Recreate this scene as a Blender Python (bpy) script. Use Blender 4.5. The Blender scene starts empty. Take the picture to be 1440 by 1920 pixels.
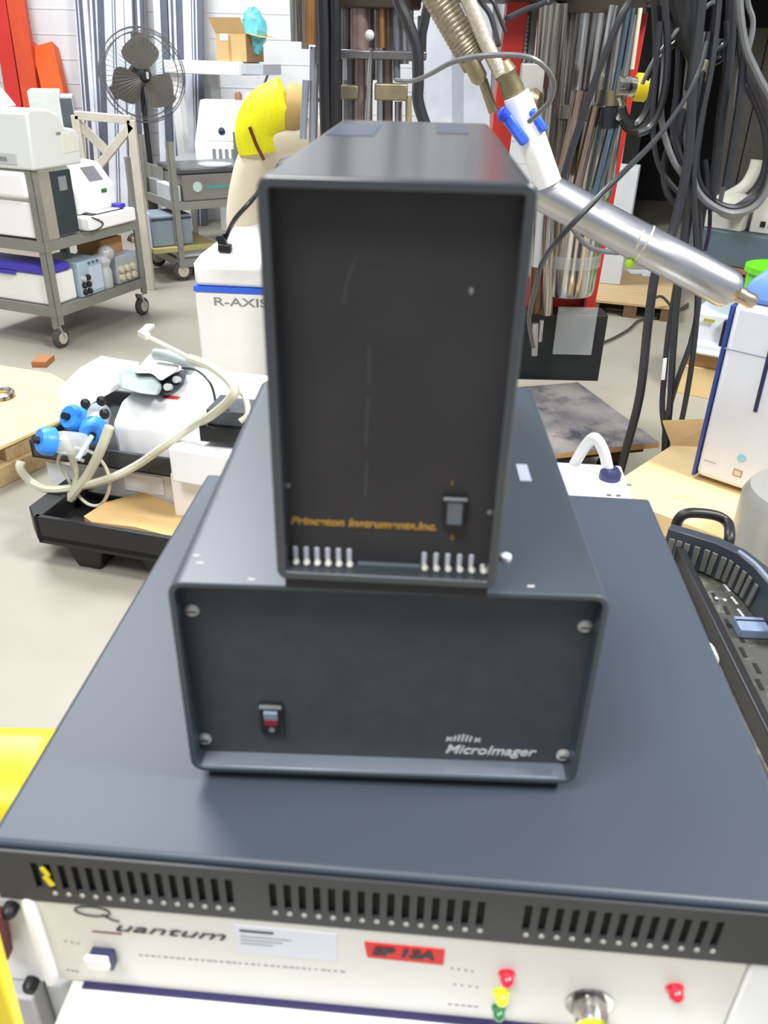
import bpy, bmesh, math, random
from mathutils import Vector, Matrix
random.seed(7)
S = bpy.context.scene
COL = S.collection
# ------------------------------------------------------------------ camera
FPX, PITCH, ROLL, H = 1512.0, 0.5159, -0.0236, 1.5
cF = Vector((0, math.cos(PITCH), -math.sin(PITCH)))
U0 = Vector((0, math.sin(PITCH), math.cos(PITCH)))
R0 = Vector((1, 0, 0))
cU = (U0*math.cos(ROLL) + R0*math.sin(ROLL)).normalized()
cR = (R0*math.cos(ROLL) - U0*math.sin(ROLL)).normalized()
CP = Vector((0, 0, H))
cd = bpy.data.cameras.new('camera'); cam = bpy.data.objects.new('camera', cd); COL.objects.link(cam)
M = Matrix((cR, cU, -cF)).transposed().to_4x4(); M.translation = CP
cam.matrix_world = M
cd.sensor_fit = 'VERTICAL'; cd.sensor_height = 36; cd.lens = FPX*36/1920
cd.clip_start = .02; cd.clip_end = 100
cd.dof.use_dof = True; cd.dof.focus_distance = 2.2; cd.dof.aperture_fstop = 11.0
S.camera = cam
# ------------------------------------------------------------------ light
S.view_settings.view_transform = 'Standard'; S.view_settings.look = 'None'
S.view_settings.gamma = 1; S.view_settings.use_curve_mapping = False
S.view_settings.exposure = 0.22
W = bpy.data.worlds.new('hall_air'); S.world = W; W.use_nodes = True
W.node_tree.nodes['Background'].inputs[0].default_value = (.86, .92, 1, 1)
W.node_tree.nodes['Background'].inputs[1].default_value = .40
def area(name, loc, tgt, sx, sy, power, col=(1, .98, .95)):
    l = bpy.data.lights.new(name, 'AREA'); l.shape = 'RECTANGLE'; l.size = sx; l.size_y = sy
    l.energy = power; l.color = col
    o = bpy.data.objects.new(name, l); COL.objects.link(o); o.location = loc
    o.rotation_euler = (Vector(tgt)-Vector(loc)).to_track_quat('-Z', 'Y').to_euler()
area('high_bay_lamp', (3.3, 0.2, 5.4), (0, 1.4, 0), 1.2, 1.2, 370)
area('high_bay_lamp', (-2.6, 5.2, 5.8), (-1.5, 3.5, 0), 2.6, 1.6, 430, (.93, .97, 1))
area('high_bay_lamp', (-1.5, -1.2, 5.6), (0, 1.2, .5), 2.0, 1.5, 215)
# ------------------------------------------------------------------ pixel rays
def ray(px, py): return cF + cR*((px-720)/FPX) + cU*((960-py)/FPX)
def G(px, py, z=0.0):
    d = ray(px, py); return CP + d*((z-H)/d.z)
def A(px, py, Y):
    d = ray(px, py); return CP + d*(Y/d.y)
def HZ(P, py):
    "height of the point of the upright through P that shows at image row py"
    lo, hi = -1.0, 4.0
    for _ in range(40):
        m = (lo+hi)/2; v = Vector((P[0], P[1], m))-CP
        y = 960-FPX*v.dot(cU)/v.dot(cF)
        if y > py: lo = m
        else: hi = m
    return lo
# ------------------------------------------------------------------ materials
def lin(c):
    c = c/255.
    return c/12.92 if c <= .04045 else ((c+.055)/1.055)**2.4
MC = {}
def mat(name, rgb, rough=.5, metal=0., var=.08, scale=12., bump=0., spec=.5, coat=0., alpha=1., emit=0., trans=0., rgb2=None, dirt=None, vscale=None):
    if name in MC: return MC[name]
    m = bpy.data.materials.new(name); m.use_nodes = True; MC[name] = m
    nt = m.node_tree; b = nt.nodes['Principled BSDF']; N = nt.nodes.new; L = nt.links.new
    c = tuple(lin(v) for v in rgb)
    c2 = tuple(lin(v) for v in rgb2) if rgb2 else tuple(v*(1-var) for v in c)
    tc = N('ShaderNodeTexCoord'); no = N('ShaderNodeTexNoise'); no.inputs['Scale'].default_value = scale; no.inputs['Detail'].default_value = 5
    if vscale:
        mp = N('ShaderNodeMapping'); mp.inputs['Scale'].default_value = vscale
        L(tc.outputs['Object'], mp.inputs[0]); L(mp.outputs[0], no.inputs['Vector'])
    else: L(tc.outputs['Object'], no.inputs['Vector'])
    mx = N('ShaderNodeMix'); mx.data_type = 'RGBA'
    mx.inputs[6].default_value = (*c2, 1); mx.inputs[7].default_value = (*c, 1)
    rp = N('ShaderNodeValToRGB'); rp.color_ramp.elements[0].position = .35; rp.color_ramp.elements[1].position = .65
    L(no.outputs['Fac'], rp.inputs[0]); L(rp.outputs[0], mx.inputs[0])
    out = mx.outputs[2]
    if dirt:
        n2 = N('ShaderNodeTexNoise'); n2.inputs['Scale'].default_value = dirt[1]; n2.inputs['Detail'].default_value = 8; n2.inputs['Roughness'].default_value = .7
        L(tc.outputs['Object'], n2.inputs['Vector'])
        r2 = N('ShaderNodeValToRGB'); r2.color_ramp.elements[0].position = dirt[2]; r2.color_ramp.elements[1].position = dirt[2]+.15
        m2 = N('ShaderNodeMix'); m2.data_type = 'RGBA'; L(n2.outputs['Fac'], r2.inputs[0]); L(r2.outputs[0], m2.inputs[0])
        L(out, m2.inputs[6]); m2.inputs[7].default_value = (*[lin(v) for v in dirt[0]], 1); out = m2.outputs[2]
    L(out, b.inputs['Base Color'])
    b.inputs['Roughness'].default_value = rough; b.inputs['Metallic'].default_value = metal
    b.inputs['Specular IOR Level'].default_value = spec; b.inputs['Coat Weight'].default_value = coat; b.inputs['Coat Roughness'].default_value = .25
    if bump:
        bp = N('ShaderNodeBump'); bp.inputs['Strength'].default_value = bump; bp.inputs['Distance'].default_value = .002
        L(no.outputs['Fac'], bp.inputs['Height']); L(bp.outputs[0], b.inputs['Normal'])
    if trans: b.inputs['Transmission Weight'].default_value = trans; b.inputs['IOR'].default_value = 1.3
    if alpha < 1: b.inputs['Alpha'].default_value = alpha
    if emit: b.inputs['Emission Color'].default_value = (*c, 1); b.inputs['Emission Strength'].default_value = emit
    return m
paint_blue = mat('black_blue_enamel', (60, 69, 82), .48, 0, .06, 5, .05, .55)
paint_top = mat('charcoal_enamel', (58, 68, 78), .44, 0, .08, 6, .05, .9)
paint_tall = mat('glossy_charcoal_enamel', (62, 67, 73), .24, 0, .25, 9, .05, 1.)
panel_dk = mat('anthracite_panel', (72, 75, 80), .6, 0, .1, 60, .3, .3)
panel_bk = mat('black_panel', (58, 56, 58), .5, 0, .15, 20, .1, .35)
front_bk = mat('black_front', (64, 65, 68), .5, 0, .1, 30, .1, .4)
blackp = mat('black_plastic', (26, 27, 30), .45, 0, .2, 15, .05)
voidm = mat('dark_inside', (10, 11, 12), .8)
black_rub = mat('black_rubber_cable', (45, 46, 50), .32, 0, .2, 20, 0, .6)
grey_rub = mat('grey_rubber_cable', (116, 118, 120), .35, 0, .2, 20, 0, .6)
white = mat('white_enamel', (252, 252, 252), .4, 0, .02)
offw = mat('warm_white_plastic', (246, 245, 240), .45, 0, .03)
beige = mat('beige_plastic', (232, 220, 196), .45, 0, .05)
lgrey = mat('light_grey_plastic', (200, 202, 203), .5, 0, .05)
mgrey = mat('mid_grey_plastic', (140, 145, 147), .5, 0, .08)
cgrey = mat('cart_grey_paint', (142, 142, 134), .45, .2, .12, 10)
palebl = mat('pale_blue_enamel', (205, 216, 232), .45)
bluegr = mat('blue_grey_plastic', (130, 142, 155), .5)
teal = mat('slate_teal_paint', (84, 102, 108), .5, 0, .1)
chrome = mat('polished_steel_painted_streaks', (240, 238, 234), .14, .88, .25, 5, .1, vscale=(11, 11, .25), rgb2=(84, 76, 72))  # upright light and dark streaks in the colour imitate reflections
chrome2 = mat('worn_steel_painted_streaks', (216, 210, 200), .24, .8, .4, 5, .1, vscale=(16, 16, .3), rgb2=(88, 80, 76))  # reflection streaks painted into the colour here as well
alu = mat('brushed_aluminium', (205, 206, 212), .32, 1, .08, 20, .05)
alup = mat('pale_aluminium_profile', (236, 240, 250), .35, .2, .1, 6)
alud = mat('grey_aluminium_profile', (112, 116, 132), .4, .4, .15, 6)
brass = mat('aged_brass', (165, 155, 125), .4, .8, .2, 20)
copper = mat('copper_tone_tube', (176, 128, 80), .35, .7, .2, 20)
redp = mat('red_paint', (206, 52, 44), .45, 0, .1, 8)
orangep = mat('orange_red_paint', (214, 78, 44), .5, 0, .1, 8)
orange2 = mat('bright_orange_paint', (226, 92, 28), .5, 0, .1, 8)
yellow = mat('yellow_plastic', (250, 226, 40), .4, 0, .06)
yellowc = mat('yellow_fabric_cover', (250, 246, 20), .6, 0, .1, 60, .3)
blue = mat('blue_plastic', (60, 110, 235), .4, 0, .06)
bluesoft = mat('cornflower_paint', (110, 150, 230), .5)
purple = mat('violet_plastic', (72, 62, 178), .45)
capblue = mat('sky_blue_cap', (60, 150, 250), .4, 0, .15, 20)
green = mat('lime_green_plastic', (110, 225, 40), .4)
card = mat('cardboard', (214, 178, 122), .8, 0, .1, 8, .1)
cardl = mat('pale_cardboard', (238, 208, 152), .8, 0, .08, 8, .1)
wood = mat('pallet_wood', (196, 168, 124), .75, 0, .2, 6, .2, vscale=(1, 14, 14))
dirty = mat('dirty_deck_wood', (150, 144, 140), .7, 0, .25, 6, .3, rgb2=(112, 110, 114), dirt=((70, 72, 82), 5, .5))
edgew = mat('bare_wood_edge', (190, 152, 104), .75, 0, .25, 10, .2)
tealf = mat('turquoise_film', (120, 215, 225), .3)
tubem = mat('milky_silicone_tube', (214, 212, 190), .3, 0, .06, 8, 0, .6)
hosem = mat('braided_steel_hose', (176, 164, 142), .4, .6, .35, 120, .6)
rubw = mat('tyre_rubber', (70, 68, 64), .6)
gold = mat('gold_lettering', (190, 146, 66), .5)
silver_ink = mat('silver_lettering', (225, 226, 224), .5)
ink = mat('dark_ink', (50, 50, 56), .6)
ginky = mat('grey_ink', (150, 152, 150), .6)
paper = mat('white_paper', (236, 238, 246), .7)
redst = mat('red_sticker', (232, 42, 42), .6, 0, .05)
ledr = mat('red_led_lens', (225, 30, 60), .15, 0, .05, coat=1)
ledy = mat('yellow_led_lens', (225, 232, 30), .15, 0, .05, coat=1)
ledg = mat('green_led_lens', (40, 120, 70), .15, 0, .05, coat=1)
acryl = mat('clear_acrylic', (235, 240, 242), .05, 0, 0, alpha=.22)
film = mat('clear_plastic_film', (230, 235, 240), .1, 0, 0, alpha=.4)
bladem = mat('smoky_fan_blade', (92, 88, 80), .4, 0, .1)
wirem = mat('guard_wire', (120, 118, 116), .4, .6)
unlit_dark = mat('unlit_area_paint', (28, 29, 26), .8, 0, .4, 1.5)  # near-black colour stands in for the unlit area at right
cratem = mat('dim_crate', (74, 68, 62), .8, 0, .2)
lipm = mat('satin_lip', (150, 160, 176), .3, .5, .1)
# ------------------------------------------------------------------ mesh builder
class B:
    def __init__(s): s.bm = bmesh.new()
    def hexa(s, p):
        v = [s.bm.verts.new(q) for q in p]
        for f in ((3, 2, 1, 0), (4, 5, 6, 7), (0, 1, 5, 4), (1, 2, 6, 5), (2, 3, 7, 6), (3, 0, 4, 7)): s.bm.faces.new([v[i] for i in f])
        return s
    def box(s, x0, x1, y0, y1, z0, z1):
        return s.hexa([(x0, y0, z0), (x1, y0, z0), (x1, y1, z0), (x0, y1, z0), (x0, y0, z1), (x1, y0, z1), (x1, y1, z1), (x0, y1, z1)])
    def bar(s, p, q, w, t, up=(0, 0, 1)):
        p = Vector(p); q = Vector(q); d = (q-p).normalized(); u = Vector(up)
        if abs(d.dot(u)) > .95: u = Vector((0, 1, 0))
        a = d.cross(u).normalized()*w/2; b = a.cross(d).normalized()*t/2
        return s.hexa([p-a-b, p+a-b, p+a+b, p-a+b, q-a-b, q+a-b, q+a+b, q-a+b])
    def rings(s, rs, cap=True, closed=False):
        vs = [[s.bm.verts.new(q) for q in r] for r in rs]; n = len(vs[0])
        if closed: vs.append(vs[0])
        for a, b in zip(vs[:-1], vs[1:]):
            for i in range(n):
                j = (i+1) % n; s.bm.faces.new((a[i], a[j], b[j], b[i]))
        if cap and not closed: s.bm.faces.new(vs[0][::-1]); s.bm.faces.new(vs[-1])
        return s
    def prism(s, prof, x0, x1, ax='x'):
        f = {'x': lambda a, b, t: (t, a, b), 'y': lambda a, b, t: (a, t, b), 'z': lambda a, b, t: (a, b, t)}[ax]
        return s.rings([[f(a, b, x0) for a, b in prof], [f(a, b, x1) for a, b in prof]])
    def cyl(s, p, q, r0, r1=None, n=20):
        return s.lathe(p, q, [(0, r0), (1, r0 if r1 is None else r1)], n)
    def lathe(s, p, q, prof, n=24):
        p = Vector(p); q = Vector(q); d = (q-p); L = d.length; d.normalize()
        u = Vector((0, 0, 1)) if abs(d.z) < .9 else Vector((0, 1, 0))
        a = d.cross(u).normalized(); b = a.cross(d)
        return s.rings([[p+d*(t*L)+(a*math.cos(k*2*math.pi/n)+b*math.sin(k*2*math.pi/n))*max(r, 1e-5) for k in range(n)] for t, r in prof])
    def tube(s, pts, r, n=10, sub=6, closed=False):
        P = [Vector(p) for p in pts]
        if len(P) > 2:
            Q = []; m = len(P); rng = range(m if closed else m-1)
            for i in rng:
                if closed: a, b, c, d = P[i-1], P[i], P[(i+1) % m], P[(i+2) % m]
                else: a, b, c, d = P[max(i-1, 0)], P[i], P[i+1], P[min(i+2, m-1)]
                for k in range(sub):
                    t = k/sub
                    Q.append(.5*((2*b)+(c-a)*t+(2*a-5*b+4*c-d)*t*t+(3*b-a-3*c+d)*t**3))
            if not closed: Q.append(P[-1])
            P = Q
        m = len(P); rs = []; prev = None
        for i in range(m):
            if closed: d = P[(i+1) % m]-P[i-1]
            else: d = P[min(i+1, m-1)]-P[max(i-1, 0)]
            d.normalize()
            if prev is None:
                u = Vector((0, 0, 1)) if abs(d.z) < .9 else Vector((0, 1, 0)); a = d.cross(u).normalized()
            else: a = (prev-d*prev.dot(d)).normalized()
            prev = a; b = d.cross(a)
            rr = r(i/(m-1)) if callable(r) else r
            rs.append([P[i]+(a*math.cos(k*2*math.pi/n)+b*math.sin(k*2*math.pi/n))*rr for k in range(n)])
        return s.rings(rs, closed=closed)
    def ball(s, c, rx, ry=None, rz=None, u=16, v=10):
        M_ = Matrix.Translation(c) @ Matrix.Diagonal((rx, ry or rx, rz or rx, 1))
        bmesh.ops.create_uvsphere(s.bm, u_segments=u, v_segments=v, radius=1, matrix=M_); return s
    def done(s, name, m, parent=None, bev=0, smooth=True, world=False, seg=2, sub=0):
        bm = s.bm; bmesh.ops.recalc_face_normals(bm, faces=bm.faces)
        me = bpy.data.meshes.new(name); bm.to_mesh(me); bm.free(); me.materials.append(m)
        if smooth:
            for p in me.polygons: p.use_smooth = True
            me.set_sharp_from_angle(angle=math.radians(38))
        o = bpy.data.objects.new(name, me); COL.objects.link(o)
        if bev:
            b = o.modifiers.new('edge', 'BEVEL'); b.width = bev; b.segments = seg; b.limit_method = 'ANGLE'; b.angle_limit = math.radians(35)
        if sub: q = o.modifiers.new('soft', 'SUBSURF'); q.levels = q.render_levels = sub
        att(o, parent, world); return o
MW = {}
def att(o, parent, world):
    if parent is None: MW[o.name] = Matrix.Identity(4); return
    o.parent = parent; pm = MW[parent.name]
    if world: o.matrix_parent_inverse = pm.inverted(); MW[o.name] = Matrix.Identity(4)
    else: MW[o.name] = pm
def tag(o, label, cat, group=None, kind=None):
    o['label'] = label; o['category'] = cat
    if group: o['group'] = group
    if kind: o['kind'] = kind
    return o
def struct(o): o['kind'] = 'structure'; return o
def thing(name, label, cat, loc=(0, 0, 0), rz=0., group=None):
    o = bpy.data.objects.new(name, None); COL.objects.link(o); o.empty_display_size = .1
    o.location = loc; o.rotation_euler = (0, 0, rz); tag(o, label, cat, group)
    MW[o.name] = Matrix.Translation(loc) @ Matrix.Rotation(rz, 4, 'Z'); return o
def frm(pa, pc, z=0., dz=0.):
    "frame from two pixels on the plane z: origin, turn about z, width"
    a = G(*pa, z); c = G(*pc, z); d = c-a
    return a, math.atan2(d.y, d.x), math.hypot(d.x, d.y)
def lxz(t, px, py, y=0.):
    "local x, z of the pixel on the plane y = const of thing t"
    m = MW[t.name]; n = m.to_3x3() @ Vector((0, 1, 0)); p0 = m @ Vector((0, y, 0)); d = ray(px, py)
    q = m.inverted() @ (CP+d*((p0-CP).dot(n)/d.dot(n))); return q.x, q.z
def txt(s, name, m, parent, loc, size, y_rot=0., shear=0., rot=None, ext=.0002, w=None, sx=1., bold=0., world=False):
    c = bpy.data.curves.new(name, 'FONT'); c.body = s; c.size = size; c.extrude = ext; c.shear = shear; c.offset = bold
    t = bpy.data.objects.new(name+'_t', c); COL.objects.link(t)
    me = bpy.data.meshes.new_from_object(t.evaluated_get(bpy.context.evaluated_depsgraph_get())) if False else bpy.data.meshes.new_from_object(t)
    bpy.data.objects.remove(t); me.name = name; me.materials.clear(); me.materials.append(m)
    ww = max(v.co.x for v in me.vertices)-min(v.co.x for v in me.vertices)
    if w: sx = w/ww
    R = Matrix.Translation(loc) @ (rot if rot else Matrix.Rotation(math.pi/2, 4, 'X')) @ Matrix.Rotation(y_rot, 4, 'Z') @ Matrix.Diagonal((sx, 1, 1, 1))
    me.transform(R); o = bpy.data.objects.new(name, me); COL.objects.link(o); att(o, parent, world); return o
def rrect(x0, x1, z0, z1, r, n=5):
    out = []
    for cx, cz, a0 in ((x1-r, z0+r, -90), (x1-r, z1-r, 0), (x0+r, z1-r, 90), (x0+r, z0+r, 180)):
        for k in range(n+1):
            a = math.radians(a0+90*k/n); out.append((cx+r*math.cos(a), cz+r*math.sin(a)))
    return out
def shell(b, w, d, h, t, r, y0=0.):
    "open-fronted rounded sleeve"
    o = rrect(-w/2, w/2, 0, h, r); i = rrect(-w/2+t, w/2-t, t, h-t, max(r-t, .001))
    b.rings([[(x, y0, z) for x, z in o], [(x, y0+d, z) for x, z in o], [(x, y0+d, z) for x, z in i], [(x, y0, z) for x, z in i]], closed=True)
# ================================================================== SETTING
floorm = mat('worn_concrete', (160, 155, 142), .55, 0, .12, 1.6, .15, .4, rgb2=(150, 144, 130), dirt=((172, 167, 155), 3.5, .62))
wallm = mat('white_block_wall', (226, 226, 228), .8, 0, .05, 3)
WY = 8.6
struct(B().box(-9, 9, -3, 12, -.1, 0).done('floor', floorm))
# painted block wall with real joints
b = B(); b.box(-7, 2.25, WY, WY+.2, 0, 3.2)
struct(b.done('wall_back', wallm, smooth=False))
b = B()
for i in range(16): b.box(-7, 2.25, WY-.004, WY, .2*i+.196, .2*i+.204)
struct(b.done('trim_1', mat('mortar_joint', (221, 221, 224), .9), smooth=False))
struct(B().box(2.25, 9, 10.6, 10.8, 0, 3.4).done('wall_right', unlit_dark, smooth=False))
struct(B().box(2.25, 2.4, WY, 10.6, 0, 3.4).done('wall_side', unlit_dark, smooth=False))
struct(B().box(1.2, 9, 5.2, 10.6, 2.7, 2.9).done('shade_slab', unlit_dark, smooth=False))  # unseen slab added to keep lamp and sky light off the right-back floor
# ================================================================== FOREGROUND STACK
CT = H-.4089
# --- lower white instrument carrying everything
yaw = -.0687
base = thing('instrument_cabinet', 'large white cabinet at the very bottom of the stack with a projecting ledge', 'cabinet', (.012, .29, 0), yaw)
hb = CT-.0476
q_y = -.001
tq = thing('laboratory_instrument', 'cream instrument with Quantum script lettering and a red sticker under the flat black chassis', 'instrument', (.012, .2965, 0), yaw)
xl, zl = lxz(tq, 125, 1847); xr, zr = lxz(tq, 1040, 1917)
zq = (zl+zr)/2
MW[tq.name] = Matrix.Translation((.012, .2965, zq)) @ Matrix.Rotation(yaw, 4, 'Z'); tq.location.z = zq
hq = hb-zq
xa, _ = lxz(tq, 92, 1770); xb, _ = lxz(tq, 1382, 1860)
B().box(-.232, .225, .012, .44, 0.0012, hq-.0005).done('case', offw, tq, .003)
B().box(xa, xb, 0, .012, .0012, hq-.0012).done('front_panel', mat('cream_panel', (232, 230, 222), .5, 0, .03), tq, .0008)
B().tube([(xa-.004, -.001, .002), (xa-.004, -.001, hq-.012), (xa-.006, .006, hq-.001)], .0048).done('panel_edge', white, tq)
o = B().box(xa-.075, xa-.011, .004, .011, -.012, hq-.0012).done('rack_ear', white, tq, .002)
for px, py in ((18, 1708), (57, 1848)):
    x, z = lxz(tq, px, py); z = min(z, hq-.006)
    B().lathe((x, .004, z), (x, -.004, z), [(0, .005), (.7, .005), (1, .0035)]).done('thumb_screw', blackp, o)
o = B().box(xb+.003, xb+.075, .002, .012, .002, hq-.0012).done('rack_ear', white, tq, .002)
# rocker knob
x, z = lxz(tq, 197, 1786)
k = B().box(x-.0075, x+.0075, -.007, 0, z-.008, z+.006).done('power_switch', mat('navy_plastic', (44, 48, 88), .4), tq, .001)
B().box(x-.0085, x+.0065, -.011, -.007, z-.002, z+.009).done('switch_cap', white, k, .001)
x, z = lxz(tq, 205, 1748)
B().box(x-.011, x+.008, -.0006, 0, z-.0005, z+.0003).done('switch_frame_line', mat('dark_red_ink', (120, 40, 50)), tq)
# Quantum lettering
x0, z0 = lxz(tq, 205, 1741); x1, z1 = lxz(tq, 415, 1738)
txt('uantum', 'lettering', ink, tq, (x0+.002, -.0004, z0-.001), .012, shear=.35, w=x1-x0-.002)
xq, zq2 = lxz(tq, 175, 1714)
B().tube([(xq+.011*math.cos(a*.3142)-.0*a, -.0006, min(zq2+.0035+.0045*math.sin(a*.3142), hq-.0005)) for a in range(20)], .0005, 6, closed=True).done('lettering', ink, tq)
B().tube([(xq+.006, -.0006, zq2+.001), (xq+.011, -.0006, zq2-.003), (xq+.016, -.0006, zq2-.0045)], .0005, 6).done('lettering', ink, tq)
# faint lines of small print
for (pa, pb) in (((260, 1790), (650, 1822)), ((120, 1764), (155, 1770)), ((125, 1818), (150, 1822)), ((845, 1815), (895, 1822)), ((850, 1845), (905, 1852)), ((840, 1882), (900, 1888))):
    xx, zz = lxz(tq, *pa); xy, zy = lxz(tq, *pb); bb = B(); n = max(3, int((xy-xx)/.004)); random.seed(n)
    for i in range(n):
        u = xx+(xy-xx)*i/n; v = zz+(zy-zz)*i/n; ww = random.uniform(.0015, .0034); bb.box(u, u+ww, -.0002, 0, v-.0008, v+.0006)
    bb.done('small_print', ginky, tq)
# paper label with printed lines
(xx, zt), (xy, zb_) = lxz(tq, 440, 1737), lxz(tq, 632, 1802)
lb = B().box(xx, xy, -.0004, 0, zb_, zt+.002).done('paper_label', paper, tq)
B().box(xx+.003, xx+.024, -.0006, -.0004, zt-.004, zt-.0018).done('printed_line', ink, lb)
for i in range(3): B().box(xx+.003, xx+.035-.006*i, -.0006, -.0004, zt-.009-.0035*i, zt-.008-.0035*i).done('printed_line', ginky, lb)
(xx, zt), (xy, zb_) = lxz(tq, 683, 1766), lxz(tq, 831, 1808)
stk = B().hexa([(xx+.002, -.0006, zb_+.001), (xy, -.0006, zb_), (xy, 0, zb_), (xx+.002, 0, zb_+.001), (xx, -.0006, zt+.0005), (xy, -.0006, zt), (xy, 0, zt), (xx, 0, zt+.0005)]).done('red_sticker', redst, tq)
stk['label'] = 'red sticker with handwritten SP 13A'
txt('SP 13A', 'handwriting', mat('marker_ink', (20, 16, 20)), stk, (xx+.005, -.0009, zt-.0105), .011, y_rot=.0, shear=.2, w=(xy-xx)*.78, bold=.0005)
for nm, mm, px, py, r in (('red_led', ledr, 950, 1826, .0048), ('yellow_led', ledy, 940, 1861, .0048), ('green_led', ledg, 935, 1889, .0042), ('red_led', ledr, 1265, 1853, .005)):
    x, z = lxz(tq, px, py)
    z = max(z, .004)
    o = B().lathe((x, 0, z), (x, -.009, z), [(0, r*1.15), (.15, r*1.15), (.16, r*.9), (.6, r*.9), (.85, r*.6), (1, r*.1)], 16).done(nm, mm, tq)
x, z = lxz(tq, 1105, 1880); z = max(z, .008)
kn = B().lathe((x, 0, z), (x, -.014, z), [(0, .015), (.1, .015), (.12, .011), (.8, .010), (1, .009)], 28).done('chrome_lock_ring', chrome, tq)
B().box(x-.0105, x+.0105, -.022, -.0105, z-.0105, z+.0).done('key_display', ledy, tq, .002)
# cabinet below
zc = zq
B().box(-.24, .225, .012, .44, 0, zc-.016).done('body', lgrey, base, .004)
B().box(-.215, .22, -.035, .43, zc-.0155, zc-.0005).done('ledge', white, base, .004)
B().box(-.275, -.2405, .0, .30, 0, zc-.014).done('grey_side_panel', mat('cool_grey_side', (190, 190, 194), .5), base, .002)
B().box(-.205, .21, .0025, .008, zc-.0004, zc+.0016).done('dark_seam', mat('indigo_gasket', (40, 34, 84), .6), base)
# --- flat rack chassis
ch = thing('rack_chassis', 'flat wide charcoal rack chassis with slotted front at the base of the black boxes', 'electronics case', (.0104, .2962, hb), yaw)
w, d, h = .483, .4857, .0476
B().box(-w/2, w/2, .003, d, .0, h).done('cover', paint_blue, ch, .0035, seg=3)
X = lambda px: (px+30)/1590*w-w/2
slots = [(62, .6), (88, 1)]+[(116+27.6*i, 1) for i in range(13)]+[(533+28.6*i, 1) for i in range(15)]+[(1022+29.4*i, 1) for i in range(13)]
b = B(); ft = .0012; z0, z1 = .013, .036; e0 = -w/2; sw = .0022
b.box(-w/2, w/2, -.0006, ft, 0, z0-.0); b.box(-w/2, w/2, -.0006, ft, z1, h-.003)
for px, s in slots:
    x = X(px); b.box(e0, x-sw, -.0006, ft, z0, z1); e0 = x+sw
b.box(e0, w/2, -.0006, ft, z0, z1)
# cavity is a separate dark sheet behind the slots
b.done('slotted_front', front_bk, ch, 0)
B().box(-w/2+.003, w/2-.003, .0022, .0031, .003, h-.006).done('dark_recess', voidm, ch)
for px, s in slots[1:]:
    x = X(px)
    B().ball((x+.0008, -.0009, z0-.0035), .0018, .0009, .0018, 10, 6).done('slot_light_dot', mat('painted_slot_light', (190, 192, 186), .35, .5), ch)  # pale dots painted as the light caught at the slot ends
x = X(85)
B().bar((x+.0015, -.001, z0+.004), (x-.0018, -.001, z1-.011), .003, .001, (0, 1, 0)).done('yellow_mark', yellow, ch)
B().bar((x+.0005, -.001, z0+.013), (x-.0022, -.001, z1-.003), .0026, .001, (0, 1, 0)).done('yellow_mark', yellow, ch)
# --- MicroImager unit
mi = thing('imager_controller', 'dark grey MicroImager unit with recessed front, lying on the flat chassis', 'electronics case', (.0033, .3637, CT), -.0164)
w, d, h, f0 = .2446, .3175, .1461, .008
b = B(); shell(b, w, d, h, .0035, .009); 
for v in b.bm.verts: v.co.z += f0
b.done('sleeve', paint_top, mi, .0006)
px0, px1 = -w/2+.0035, w/2-.0035; rc = .0135
B().box(px0, px1, rc, rc+.003, f0+.0035, f0+h-.0035).done('front_panel', panel_dk, mi)
B().box(px0+.002, px1-.002, .001, rc, f0+.0036, f0+.0042).done('bottom_lip', lipm, mi, .0006)
B().box(-w/2+.004, w/2-.004, d-.004, d-.001, f0+.0035, f0+h-.0035).done('rear_panel', blackp, mi)
B().box(-w/2+.01, w/2-.01, .004, d-.01, 0, f0).done('foot_plinth', blackp, mi)
for px, py in ((360, 1143), (1097, 1173), (384, 1384), (1056, 1415)):
    x, z = lxz(mi, px, py, rc)
    sc = B().lathe((x, rc, z), (x, rc-.0025, z), [(0, .0046), (.5, .0044), (1, .0028)], 18).done('panel_screw', mat('zinc_screw', (200, 202, 198), .35, .5), mi)
    B().box(x-.003, x+.003, rc-.0028, rc-.0024, z-.0005, z+.0005).done('screw_slot', blackp, sc)
def rocker(t, px, py, y, w_, h_, cap, red=None):
    x, z = lxz(t, px, py, y)
    o = B().box(x-w_/2, x+w_/2, y-.003, y, z-h_/2, z+h_/2).done('rocker_switch', blackp, t, .0008)
    return o, x, z
o, x, z = rocker(mi, 510, 1345, rc, .0145, .026, None)
B().box(x-.007, x+.007, rc-.0045, rc-.003, z+.0105, z+.0128).done('bezel_edge', mgrey, o, .0003)
B().hexa([(x-.0042, rc-.0035, z+.0005), (x+.0042, rc-.0035, z+.0005), (x+.0042, rc-.003, z+.0005), (x-.0042, rc-.003, z+.0005), (x-.0042, rc-.006, z+.0085), (x+.0042, rc-.006, z+.0085), (x+.0042, rc-.003, z+.0085), (x-.0042, rc-.003, z+.0085)]).done('rocker', mat('pale_rocker', (160, 178, 195), .4), o)
B().box(x-.0042, x+.0038, rc-.0045, rc-.003, z-.003, z+.0004).done('red_mark', mat('dark_red_plastic', (140, 30, 40)), o)
B().lathe((x, rc-.0029, z-.0075), (x, rc-.0037, z-.0075), [(0, .002), (1, .0018)], 12).done('off_mark', mgrey, o)
x0, z0 = lxz(mi, 833, 1411, rc); x1, _ = lxz(mi, 1003, 1416, rc)
txt('MicroImager', 'lettering', silver_ink, mi, (x0, rc-.0003, z0), .0105, shear=.3, w=x1-x0, bold=.0001)
b = B(); zl_ = z0+.0108; yl_ = rc-.0003
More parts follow.
